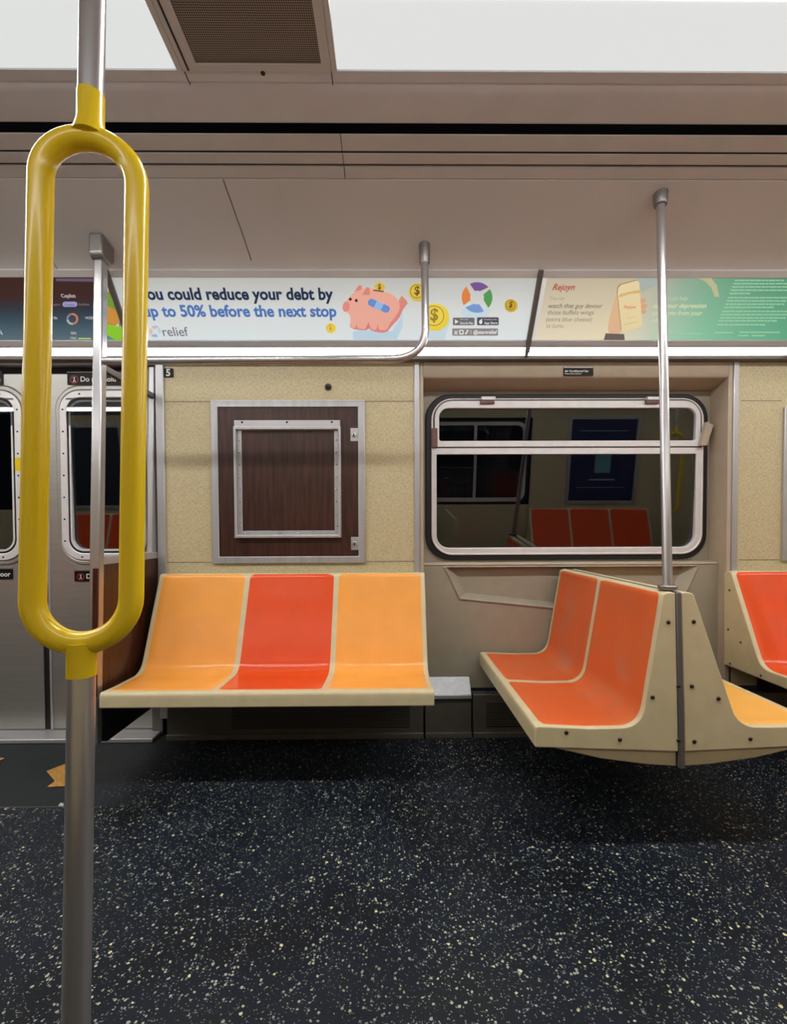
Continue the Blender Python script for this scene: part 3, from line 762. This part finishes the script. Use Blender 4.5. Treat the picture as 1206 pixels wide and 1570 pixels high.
ceiling_light(3.05, X1 - .05, 'lit ceiling panel far to the right, out past the seats')
v = thing('ceiling_vent', ((VX0 + VX1) / 2, MIRROR_Y, 2.415), 'brown perforated vent panel in the ceiling between the two lit panels', 'vent')
MB().box(VX0 + .045, VX1 - .030, .86, 1.280, 2.4215, 2.432).build('perforated_sheet', M['vent'], v, smooth=0)
f = MB()
f.ring([(VX0 + .004, .84), (VX1 - .004, .84), (VX1 - .004, 1.300), (VX0 + .004, 1.300)], [(VX0 + .05, .865), (VX1 - .032, .865), (VX1 - .032, 1.278), (VX0 + .05, 1.278)], 2.4165, 2.428, lambda a, b, c: (a, b, c))
f.build('vent_frame', M['trimgrey'], v, bevel=.003)
MB().box(VX0 + .020, VX0 + .025, .85, 1.295, 2.4152, 2.418).build('groove', M['dark'], v, smooth=0)
kx, ky, _ = at_height(403, 112, 2.417)
MB().dome((kx, ky, 2.417), (0, 0, -1), .007, .006).build('screw', M['dark'], v)
MB().box(VX0 - .012, VX0 + .004, .80, 1.297, 2.4165, 2.43).build('side_rail', M['trimgrey'], v, bevel=.002)
MB().box(VX1 - .004, VX1 + .012, .80, 1.297, 2.4165, 2.43).build('side_rail', M['trimgrey'], v, bevel=.002)
v2 = thing('ceiling_vent', (2.82, MIRROR_Y, 2.415), 'perforated ceiling vent out to the right past the seats', 'vent')
MB().box(2.61, 3.04, .84, 1.298, 2.419, 2.43).build('perforated_sheet', M['vent'], v2, smooth=0)

# ================================================================== WALL FITTINGS
# wood-grained equipment cabinet
def cabinet(u0, u1, v0, v1, label, full=True):
    c = thing('equipment_cabinet', W((u0 + u1) / 2, v0), label, 'cabinet')
    wd = .036
    R4 = lambda a, b, cc, d: [(a, cc), (b, cc), (b, d), (a, d)]
    MB().ring(R4(u0, u1, v0, v1), R4(u0 + wd, u1 - wd, v0 + wd, v1 - wd), 0, .014, W).build('frame', M['alu'], c, bevel=.003)
    d = MB().box(u0 + wd - .002, u1 - wd + .002, v0 + wd - .002, v1 - wd + .002, .001, .008, xf=W).build('door', M['wood'], c, smooth=0)
    MB().ring(R4(u0 + wd - .001, u1 - wd + .001, v0 + wd - .001, v1 - wd + .001), R4(u0 + wd + .003, u1 - wd - .003, v0 + wd + .003, v1 - wd - .003), .006, .0095, W).build('door_gap', M['black'], c, smooth=0)
    if not full: return c
    a, b, p, q = -.798, -.249, 1.046, 1.650
    MB().ring(R4(a, b, p, q - .030), R4(a + .014, b - .014, p + .014, q - .048), .006, .034, W).build('inner_frame', M['alu'], d, bevel=.003)
    MB().ring(R4(a + .012, b - .012, p + .012, q - .046), R4(a + .036, b - .036, p + .036, q - .050), .007, .013, W).build('rivet_flange', M['alu'], d, bevel=.001)
    MB().box(a + .003, b - .003, q - .032, q, .007, .030, xf=W).build('top_rail', M['alu_h'], d, bevel=.003)
    for v_ in np.linspace(p + .06, q - .10, 8):
        for u_ in (a + .025, b - .025): MB().dome(W(u_, v_, .013), WN, .0045, .003, 8).build('rivet', M['steel'], d)
    for u_ in np.linspace(a + .05, b - .05, 6): MB().dome(W(u_, p + .025, .013), WN, .0045, .003, 8).build('rivet', M['steel'], d)
    for u_ in (a + .045, (a + b) / 2 + .0, b - .045): MB().dome(W(u_, q - .010, .030), WN, .006, .003, 10).build('screw', M['bolt'], d)
    for v_ in (1.578, 1.014):
        lk = MB().box(-.201, -.161, v_ - .034, v_ + .034, .007, .012, xf=W).build('lock_plate', M['alu'], d, bevel=.002)
        mb = MB(); c0 = np.array(W(-.182, v_, .011)); mb.tube([c0, c0 + WN * .012], .012, 16); 
        mb.build('lock_barrel', M['steel'], d, bevel=.002)
        mb = MB(); c1 = np.array(W(-.182, v_ - .001, .0235)); mb.box(-.185, -.179, v_ - .009, v_ + .004, .0228, .0242, xf=W); mb.build('keyhole', M['black'], d, smooth=0)
    return c
cabinet(-.920, -.126, .912, 1.757, 'dark wood-grained cabinet door in an aluminium frame with two locks')
cabinet(2.062, 2.86, .912, 1.716, 'aluminium framed wood-grained cabinet at the right edge of the photo', False)
# round black knob
u, v_ = on_wall(503, 593.5); kb = MB(); c0 = np.array(W(u, v_, 0))
kb.tube([c0, c0 + WN * .006], .019, 24); 
t = thing('wall_knob', W(u, v_), 'small round black knob on the cream wall above the wood cabinet', 'knob')
kb.build('base', M['kick'], t, bevel=.002)
MB().dome(c0 + WN * .005, WN, .015, .014, 20).build('dome', M['black'], t)
# number tag
def sign(name, px0, px1, py0, py1, nwall, label, frame_xf, cat='sign', r=.006, th=.004):
    (a, b), (c, d) = on_wall(px0, py1, nwall), on_wall(px1, py0, nwall)
    t = thing(name, frame_xf((a + c) / 2, b, 0), label, cat)
    MB().slab(rrect(a, c, b, d, r, 4), 0, th, frame_xf).build('plate', M['signblack'], t, smooth=0)
    return t, a, c, b, d, th
t, a, c, b, d, th = sign('number_tag', 251.5, 266, 565, 579, 0, "small black tag with a white number 5 on the cream wall", W)
text('digit', '5', t, M['white'], W, a + .012, b + .008, (c - a) * .45, .03, n=th + .0006)
def hxf(u_, v__, n): return W(u_, v__, .005 + n)
t, a, c, b, d, th = sign('notice', 862.5, 908, 563.5, 576.5, .0, 'small black air conditioning notice above the window', hxf, r=.002)
text('lettering', 'Air Conditioned Car', t, M['white'], hxf, a + .006, b + .018, (c - a) * .80, .022, n=th + .0006)
text('lettering', 'Please close windows', t, M['white'], hxf, a + .006, b + .006, (c - a) * .56, .01, n=th + .0006)
MB().box(a + .003, c - .003, d - .004, d - .001, th, th + .0006, xf=hxf).build('white_rule', M['white'], t, smooth=0)
def door_sign(x0, x1, y0, y1, body, label, icon, tag_text_w=.76):
    t, a, c, b, d, th = sign('door_sign', x0, x1, y0, y1, DN, label, dxf, r=.004)
    h = d - b; cx, cy = a + h * .62, b + h * .47
    MB().ring(circ(cx, cy, h * .36), circ(cx, cy, h * .29), th, th + .0008, dxf).build('red_ring', M['signred'], t, smooth=0)
    sg = MB()
    sg.slab(circ(cx, cy + h * .17, h * .055, n=12), th, th + .0005, dxf)
    sg.slab([(cx - h * .06, cy + h * .10), (cx + h * .06, cy + h * .10), (cx + h * .05, cy - h * .08), (cx + h * .13, cy - h * .22), (cx + h * .06, cy - h * .22), (cx, cy - h * .10), (cx - h * .08, cy - h * .22), (cx - h * .14, cy - h * .22), (cx - h * .05, cy - h * .06)], th, th + .0005, dxf)
    sg.build('figure', M['white'], t, smooth=0)
    k = MB(); q = h * .25
    k.slab([(cx - q, cy + q - h * .03), (cx - q + h * .04, cy + q + h * .01), (cx + q, cy - q + h * .03), (cx + q - h * .04, cy - q - h * .01)], th, th + .0010, dxf); k.build('red_bar', M['signred'], t, smooth=0)
    text('lettering', body, t, M['white'], dxf, a + h * 1.18, b + h * .30, (c - a) - h * 1.38, .015, n=th + .0006)
    MB().box(a, c, d + .001, d + .010, 0, .010, xf=dxf).build('top_lip', M['strip_grey'], t, bevel=.002)
door_sign(104, 211, 573, 590.5, 'Do not hold doors', 'black "Do not hold doors" sign above the right door window', 'hand')
door_sign(115, 224, 875.5, 891.5, 'Do not lean on door', 'black "Do not lean on door" sign below the right door window', 'lean')
door_sign(-102, 5, 573, 590.5, 'Do not hold doors', 'black "Do not hold doors" sign above the left door window', 'hand')
door_sign(-88, 20, 873, 888.5, 'Do not lean on door', 'black "Do not lean on door" sign below the left door window', 'lean')

# heaters and kick plates under the seats
def heater(u0, u1, label, g0=None, g1=None, ledge=None):
    t = thing('heater_cover', ((u0 + u1) / 2, 2.40, 0), label, 'heater')
    MB().box(u0 + .002, u1 - .002, 2.405, 2.46, .0, .222).build('front_panel', M['heater'], t, bevel=.004)
    MB().box(u0 + .002, u1 - .002, 2.395, 2.41, .0, .028).build('foot_rail', M['kick'], t, bevel=.002)
    if g0 is not None:
        g = MB(); 
        for v_ in np.arange(.062, .170, .0115): g.box(g0, g1, 2.3995, 2.406, v_, v_ + .005)
        gb = MB().box(g0, g1, 2.4015, 2.406, .055, .175).build('grille_recess', M['black'], t, smooth=0)
        g.build('louvres', M['heater'], gb, smooth=0)
    if ledge:
        l = MB(); l.prism([(2.392, .222), (2.392, .212), (2.47, .212), (2.47, .300), (2.455, .300)], u0 + .002, u1 - .002, lambda a, p, q: (a, p, q)); l.build('sloped_ledge', M['ledge'], t, bevel=.002)
        MB().box(u0 + .002, u1 - .002, 2.388, 2.396, .205, .224).build('slot_rail', M['alu_h'], t, bevel=.002)
    return t
heater(-1.16, .175, 'dark heater cover with louvres under the three seat bench', -.82, .10)
heater(.180, .425, 'short steel panel with a bright sloped ledge between the bench and the orange seats', ledge=True)
heater(.430, 1.76, 'dark heater cover with louvres under the orange double seat', .50, 1.05)
heater(1.765, 3.6, 'heater cover at the right edge under the right bench')

# ================================================================== SEATS
def resample(P_, step=.011):
    P_ = [np.array(p) for p in P_]; out = [P_[0]]; acc = 0
    L = [0]
    for a, b in zip(P_, P_[1:]): L.append(L[-1] + np.linalg.norm(b - a))
    n = max(2, int(L[-1] / step)); xs = np.linspace(0, L[-1], n + 1); A = np.array(P_)
    return np.stack([np.interp(xs, L, A[:, 0]), np.interp(xs, L, A[:, 1])], 1), xs
def seat(name, origin, label, cat, prof, rad, base, edges, colours, to_world, end_rim=.016, mid_rim=.0068, t0=.024, t1_off=.020, dish=.010, lip=.066, flat_ends=True):
    t = thing(name, origin, label, cat)
    S, L = resample(fillet(prof, rad)); T = L[-1]; tl = T - lip               # tl: arc length at the front edge
    tang = np.gradient(S, axis=0); nrm = np.stack([-tang[:, 1], tang[:, 0]], 1); nrm /= np.linalg.norm(nrm, axis=1)[:, None]
    if nrm[len(S) // 2][1] < 0: nrm = -nrm
    def ss(x): x = np.clip(x, 0, 1); return x * x * (3 - 2 * x)
    win = ss((L - .03) / .14) * ss((tl - .01 - L) / .16)
    def depth(a):
        for e0, e1 in zip(edges, edges[1:]):
            if e0 <= a <= e1:
                q = 2 * (a - e0) / (e1 - e0) - 1
                return dish * ss((1 - abs(q)) / .55)
        return 0
    cols = []
    for e0, e1 in zip(edges, edges[1:]): cols += list(np.linspace(e0, e1, 19)[:-1])
    cols.append(edges[-1])
    def pt(a, i, off=0.0):
        p = S[i] + nrm[i] * (off - depth(a) * win[i]); return to_world(a, p[0], p[1])
    ringn = len(S) + len(base)
    vs = []; fs = []
    for a in cols:
        vs += [pt(a, i) for i in range(len(S))] + [to_world(a, *b) for b in base]
    for c_ in range(len(cols) - 1):
        for k in range(ringn):
            k2 = (k + 1) % ringn; fs.append((c_ * ringn + k, c_ * ringn + k2, (c_ + 1) * ringn + k2, (c_ + 1) * ringn + k))
    fs += [tuple(range(ringn - 1, -1, -1)), tuple((len(cols) - 1) * ringn + k for k in range(ringn))]
    MB().add(vs, fs).build('shell', M['rim'], t, smooth=40, bevel=.006, seg=3)
    ns = len(edges) - 1
    for j, (e0, e1) in enumerate(zip(edges, edges[1:])):
        l0 = e0 + (end_rim if j == 0 else mid_rim); l1 = e1 - (end_rim if j == ns - 1 else mid_rim)
        idx = [i for i in range(len(S)) if t0 <= L[i] <= tl - t1_off]; rows = []
        r = .022
        for q, i in enumerate(idx):
            dd = min(L[i] - L[idx[0]], L[idx[-1]] - L[i]); inset = r - math.sqrt(max(0, r * r - (r - dd) ** 2)) if dd < r else 0
            a0, a1 = l0 + inset, l1 - inset; n_ = 22; row = []
            for s_ in range(n_ + 1):
                a = a0 + (a1 - a0) * s_ / n_; edge = s_ in (0, n_) or q in (0, len(idx) - 1)
                row.append(pt(a, i, -.001 if edge else .0022))
            rows.append(row)
        MB().sheet(rows).build('seat_insert', M[colours[j]], t, smooth=60)
    return t
# long bench: depth d from wall line Y=2.40
bp = [(.022, .858), (.034, .864), (.057, .860), (.232, .418), (.44, .424), (.535, .432), (.535, .368)]
br = [.006, .010, .085, 0, .016]
bb = [(-.012, .368), (.006, .856)]
XA, XB = -1.172, .179
def bench(x0, x1, colours, label, world, origin): 
    ed = list(np.linspace(x0, x1, 4))
    return seat('bench_seat', origin, label, 'bench', bp, br, bb, ed, colours, world)
wn = lambda a, d, z: (a, 2.40 - d, z)
b1 = bench(XA, XB, ['seat_amber', 'seat_orange', 'seat_amber'], 'three seat bench with amber, orange and amber seats below the wood cabinet', wn, ((XA + XB) / 2, 2.15, .37))
b2 = bench(1.757, 3.10, ['seat_orange', 'seat_amber', 'seat_orange'], 'bench with an orange seat cut off by the right edge of the photo', wn, (2.4, 2.15, .37))
bl = MB()
for px, py in ((1118, 905), (1116, 965), (1135, 985), (1119, 1024), (1166, 1037)):
    Y, Z = (lambda p: (p[1], p[2]))(on_plane(px, py, (1.757, 0, 0), (1, 0, 0))); bb_ = MB().dome((1.757, min(Y, 2.38), max(Z, .385)), (-1, 0, 0), .006, .004).build('bolt', M['bolt'], b2)
wo = lambda a, d, z: (a, 2 * MIRROR_Y - 2.40 + d, z)
b4 = bench(-3.98, -2.62, ['seat_orange', 'seat_orange', 'seat_orange'], 'bench of dark orange seats mirrored in the door window glass', wo, (-3.3, .01, .37))
b3 = bench(1.60, 2.98, ['seat_orange', 'seat_orange', 'seat_orange'], 'bench of three dark orange seats mirrored in the window glass', wo, (2.29, .01, .37))
# brackets under the benches
for bt, x0, x1 in ((b1, XA + .02, XB - .12), (b2, 1.80, 2.95)):
    mb = MB()
    for x in np.linspace(x0 + .15, x1 - .05, 3): mb.prism([(2.41, .366), (2.41, .23), (2.36, .24), (2.02, .345), (2.02, .366)], x - .02, x + .02, lambda a, p, q: (a, p, q))
    mb.build('wall_bracket', M['black'], bt, bevel=.003)
# back to back double seats standing across the car
tp = [(.006, .868), (.014, .872), (.044, .866), (.126, .425), (.30, .424), (.478, .432), (.478, .363)]
tr = [.006, .012, .085, 0, .012]
tp2 = [(.006, .868), (.014, .872), (.044, .866), (.184, .425), (.33, .424), (.478, .432), (.478, .363)]
tbse = [(.003, .345), (.003, .866)]
NEAR, FAR = 1.520, 2.448
ed = [NEAR, (NEAR + FAR) / 2, FAR]
wl_ = lambda a, d, z: (.955 - d, a, z)
wr_ = lambda a, d, z: (.969 + d, a, z)
s1 = seat('double_seat', (.75, 1.98, .36), 'faded orange double seat facing left, standing out from under the window', 'seat', tp, tr, tbse, ed, ['seat_worn', 'seat_worn'], wl_, end_rim=.016, mid_rim=.008, t1_off=.018)
s2 = seat('double_seat', (1.18, 1.98, .36), 'yellow double seat facing right, back to back with the faded orange one', 'seat', tp2, tr, tbse, ed, ['seat_yellow', 'seat_yellow'], wr_, end_rim=.016, mid_rim=.008, t1_off=.018)
for s_, wd_, pts in ((s1, wl_, ((1024, 954), (1000, 1069), (1040, 1052), (868, 1123), (950, 1134), (1040, 1135))), (s2, wr_, ((1063, 953), (1060, 1052), (1101, 1071), (1064, 1137), (1150, 1133)))):
    for px, py in pts:
        x, y, z = at_depth(px, py, NEAR); MB().dome((x, NEAR + .0005, z), (0, -1, 0), .0075, .005).build('bolt', M['bolt'], s_)
    belly = [(.44, .366), (.40, .352), (.25, .318), (.10, .298), (.004, .292), (.004, .366)]
    mb = MB(); mb.prism(belly, NEAR + .012, FAR, lambda a, p, q, f=wd_: f(a, p, q)); mb.build('under_pan', M['rim'], s_, smooth=40, bevel=.003)
mb = MB(); mb.box(.953, .971, NEAR - .003, FAR, .29, .870); mb.build('seam_strip', M['strip_grey'], s1, bevel=.003)
# opposite double seat seen in the glass
seat('double_seat', (.78, .2, .36), 'orange double seat by the opposite wall, mirrored at the left of the window glass', 'seat', tp, tr, tbse, [-.12, .245, .61], ['seat_orange', 'seat_orange'], lambda a, d, z: (.62 + d, a, z))

# ================================================================== POLES AND RAILS
# pole on top of the double seat
tp0 = np.array(at_depth(1023, 905, 1.56)); tp0[2] = .8745
top = np.array(at_depth(1012, 300, 1.725))
pl = thing('grab_pole', tuple(tp0), 'slim steel pole rising from the double seats to the ceiling', 'pole')
MB().tube([tp0, top], .0155, 24).build('pole', M['pole'], pl)
MB().tube([tp0 + (0, 0, .0), tp0 + (0, 0, .016)], .030, 24).build('base_collar', M['sock'], pl, bevel=.004)
dv = (top - tp0) / np.linalg.norm(top - tp0)
e = top + dv * .06
sk = MB(); sk.tube([top - dv * .045, top - dv * .04, top + dv * .0, e], [.021, .024, .026, .034], 24)
sk.build('ceiling_socket', M['sock'], pl, bevel=.003)
# horizontal grab rail with its bend
GY = 1.905
def gp(px, py, Y=GY): return np.array(at_depth(px, py, Y))
top_r = gp(650.5, 392, 1.945); ra = gp(652, 500); rc = gp(653, 550); rb = gp(598, 550.5); r_end = gp(158, 553.5)
path = [top_r, gp(651, 430, 1.93)] + [np.array(p) for p in [ra]]
for k in range(1, 12):
    t_ = k / 12; path.append((1 - t_) ** 2 * ra + 2 * t_ * (1 - t_) * rc + t_ * t_ * rb)
path += [rb, r_end]
gr = thing('grab_rail', tuple((rb + r_end) / 2), 'bent steel grab rail running below the piggy bank advertisement', 'rail')
MB().tube(path, .0165, 20).build('rail', M['pole'], gr)
sk = MB(); a_ = np.array(top_r); sk.tube([a_ + (0, 0, -.04), a_ + (0, 0, -.035), a_ + (0, .005, .04), a_ + (0, .012, .09)], [.019, .022, .024, .028], 20); sk.build('ceiling_socket', M['sock'], gr, bevel=.003)
# windbreak beside the door
wb = thing('windbreak', (-1.225, 2.1, .18), 'steel framed windbreak with a reddish wood panel between bench and door', 'partition')
PX = -1.222
xt = at_depth(148.5, 430, 1.93)[0]
MB().box(PX - .022, PX + .018, 1.905, 1.945, .20, 2.29).build('post', M['steel'], wb, bevel=.006)
MB().box(PX - .004, PX + .020, 1.900, 1.906, .40, .93).build('wood_reflection_edge', M['wood_side'], wb, bevel=.002)  # the wood's reflection on the post edge, put in as a coloured strip
MB().prism([(1.945, .40), (2.395, .40), (2.395, .945), (1.945, .945)], PX - .014, PX + .014, lambda a, p, q: (a, p, q)).build('wood_panel', M['wood_side'], wb, bevel=.002)
lo = [(1.93, .405), (1.93, .25), (1.945, .205), (1.985, .185), (2.395, .185), (2.395, .405)]
MB().prism(lo, PX - .016, PX + .016, lambda a, p, q: (a, p, q)).build('lower_panel', M['black'], wb, bevel=.004)
MB().box(PX - .017, PX + .017, 1.94, 2.40, .940, .975).build('middle_rail', M['alu'], wb, bevel=.003)
MB().box(PX - .012, PX + .012, 1.94, 2.375, 1.765, 1.792).build('top_rail', M['strip_grey'], wb, bevel=.003)
MB().box(PX - .017, PX + .010, 2.345, 2.39, .94, 1.93).build('wall_post', M['alu'], wb, bevel=.003)
tb_ = MB(); tb_.prism([(1.885, 2.33), (1.885, 2.245), (1.90, 2.225), (1.955, 2.225), (1.975, 2.25), (1.975, 2.315)], PX - .030, PX + .028, lambda a, p, q: (a, p, q)); tb_.build('ceiling_bracket', M['sock'], wb, bevel=.008)

# the pole with the yellow loop in front
LY = .65
def lp(px, py): return np.array(at_depth(px, py, LY))
def loop_pole(origin, label, shift=None):
    t = thing('loop_pole', origin, label, 'pole')
    tilt_top = lp(141, 60); base = lp(117, 1540)
    dirv = (tilt_top - base) / np.linalg.norm(tilt_top - base)
    def on_axis(py):                       # point of the pole axis at the height seen at py
        z = lp(130, py)[2]; k = (z - base[2]) / dirv[2]; return base + dirv * k
    foot = base + dirv * ((0 - base[2]) / dirv[2]); head = base + dirv * ((2.425 - base[2]) / dirv[2])
    J1, J2 = on_axis(213), on_axis(986)    # loop centre line: top and bottom
    mid = (J1 + J2) / 2; side = np.array([math.cos(R_(10)), math.sin(R_(10)), 0.0]); side -= dirv * (side @ dirv); side /= np.linalg.norm(side)
    hw = .0628; H = np.linalg.norm(J1 - J2) / 2
    pts = []
    for k in range(0, 25): a = math.pi * k / 24; pts.append(mid + dirv * (H - hw) + side * hw * math.cos(a) + dirv * hw * math.sin(a))
    for q in range(1, 12): pts.append(mid - side * hw + dirv * ((H - hw) * (1 - q / 6)))
    for k in range(0, 25): a = math.pi + math.pi * k / 24; pts.append(mid - dirv * (H - hw) + side * hw * math.cos(a) + dirv * hw * math.sin(a))
    for q in range(1, 12): pts.append(mid + side * hw + dirv * ((H - hw) * (-1 + q / 6)))
    sh = np.array(shift) if shift is not None else np.zeros(3)
    pts = [p + sh for p in pts]
    ym = MB().tube(pts, .0162, 24, closed=True)
    ym.tube([on_axis(146) + sh, on_axis(188) + sh, on_axis(200) + sh, on_axis(212) + sh], [.0178, .0178, .0205, .024], 28)
    ym.tube([on_axis(984) + sh, on_axis(994) + sh, on_axis(1008) + sh, on_axis(1036) + sh], [.0205, .0198, .0188, .0186], 28)
    loop = ym.build('loop', M['yellow'], t, smooth=60)
    MB().tube([on_axis(150) + sh, head + sh], .0168, 28).build('upper_pole', M['pole'], t)
    MB().tube([foot + sh, on_axis(1030) + sh], .0172, 28).build('lower_pole', M['pole'], t)
    return t, foot
_t, ft = loop_pole(tuple(lp(125, 1540) * (1, 1, 0)), 'steel pole with a yellow oval grab loop in the foreground at the left')
loop_pole((2.75, .60, 0), 'steel pole with a yellow loop seen only as a reflection in the window', (3.16, -.02, 0))

# ================================================================== OPPOSITE SIDE FITTINGS (mirrored in the glass)
t = thing('poster_frame', WF(2.42, .95), 'dark blue framed poster on the opposite wall, mirrored in the window glass', 'poster')
R4 = lambda a, b, cc, d: [(a, cc), (b, cc), (b, d), (a, d)]
MB().ring(R4(2.02, 2.84, .91, 1.86), R4(2.06, 2.80, .95, 1.82), 0, .015, WF).build('frame', M['alu'], t, bevel=.003)
po = MB().box(2.05, 2.81, .94, 1.83, .001, .006, xf=WF).build('poster', pm('navy_poster', '#161e4a', .4), t, smooth=0)
MB().box(2.34, 2.52, 1.27, 1.50, .006, .007, xf=WF).build('picture', pm('teal_picture', '#5f9aa8', .5), po, smooth=0)
pb = MB(); pb.box(2.15, 2.70, 1.10, 1.106, .006, .007, xf=WF); pb.box(2.28, 2.58, 1.185, 1.20, .006, .007, xf=WF); pb.box(2.26, 2.60, 1.56, 1.58, .006, .007, xf=WF); pb.box(2.15, 2.70, 1.69, 1.696, .006, .007, xf=WF)
pb.build('printed_lines', pm('pale_print', '#a8aec0', .5), po, smooth=0)
t = thing('poster_frame', WF(-3.3, .95), 'dark framed poster on the opposite wall, mirrored in the door window glass', 'poster')
MB().ring(R4(-3.71, -2.89, .91, 1.84), R4(-3.67, -2.93, .95, 1.80), 0, .015, WF).build('frame', M['alu'], t, bevel=.003)
MB().box(-3.68, -2.92, .94, 1.81, .001, .006, xf=WF).build('poster', pm('slate_poster', '#1d2430', .4), t, smooth=0)
for u0, u1, nm in ((-2.6, -1.3, 'pale glowing advertisement added above the opposite doors'), (-1.27, .68, 'pale glowing advertisement added above the opposite wall behind the viewer'), (.71, 2.02, 'pale glowing advertisement added above the opposite window'), (2.05, 3.5, 'pale glowing advertisement added above the opposite bench')):
    t = thing('advertisement', opp(AD((u0 + u1) / 2, .05)), nm, 'advertisement')
    MB().box(u0, u1, .09, .366, .002, .008, xf=lambda a, b, c: opp(AD(a, b, c))).build('poster', ink('#c6cdd0'), t, smooth=0)  # unseen glowing panels, added as front fill
op = MB(); op.prism([(2.055, 2.265), (2.27, 1.998), (2.30, 2.01), (2.36, 1.96), (2.36, 2.3)], X0, X1, lambda a, p, q: opp((a, p, q)))
struct('wall_cove', op, M['trimgrey'], smooth=0)
struct('baseboard_front', MB().box(X0, X1, -.27, -.235, 0, .27), M['heater'], smooth=0)

# ================================================================== FLOOR MARKS
def decal(pts, label, name='floor_arrow', mat='decal', cat='floor marking', h=.004, base=.0025):
    q = [at_height(x, y, base) for x, y in pts]
    mb = MB(); mb.slab([(p[0], p[1]) for p in q], base, h, lambda a, b, c: (a, b, c))
    put(mb.build(name, M[mat], None, smooth=0), label, cat)
decal([(71.5, 1182.5), (99, 1172), (122, 1176), (146, 1190), (122, 1203), (99, 1205.5), (72, 1207), (84, 1198)], 'worn orange arrow sticker on the floor beside the steel pole')
decal([(-60, 1158), (-20, 1160), (7, 1162.5), (-4, 1169), (-30, 1174), (-62, 1172)], 'worn orange arrow sticker on the floor at the left edge')
decal([(89, 1236), (93, 1231.5), (98, 1233), (97, 1237)], 'tiny pale paper scrap on the floor beside the steel pole', 'paper_scrap', 'paper', 'litter', .003, .0004)
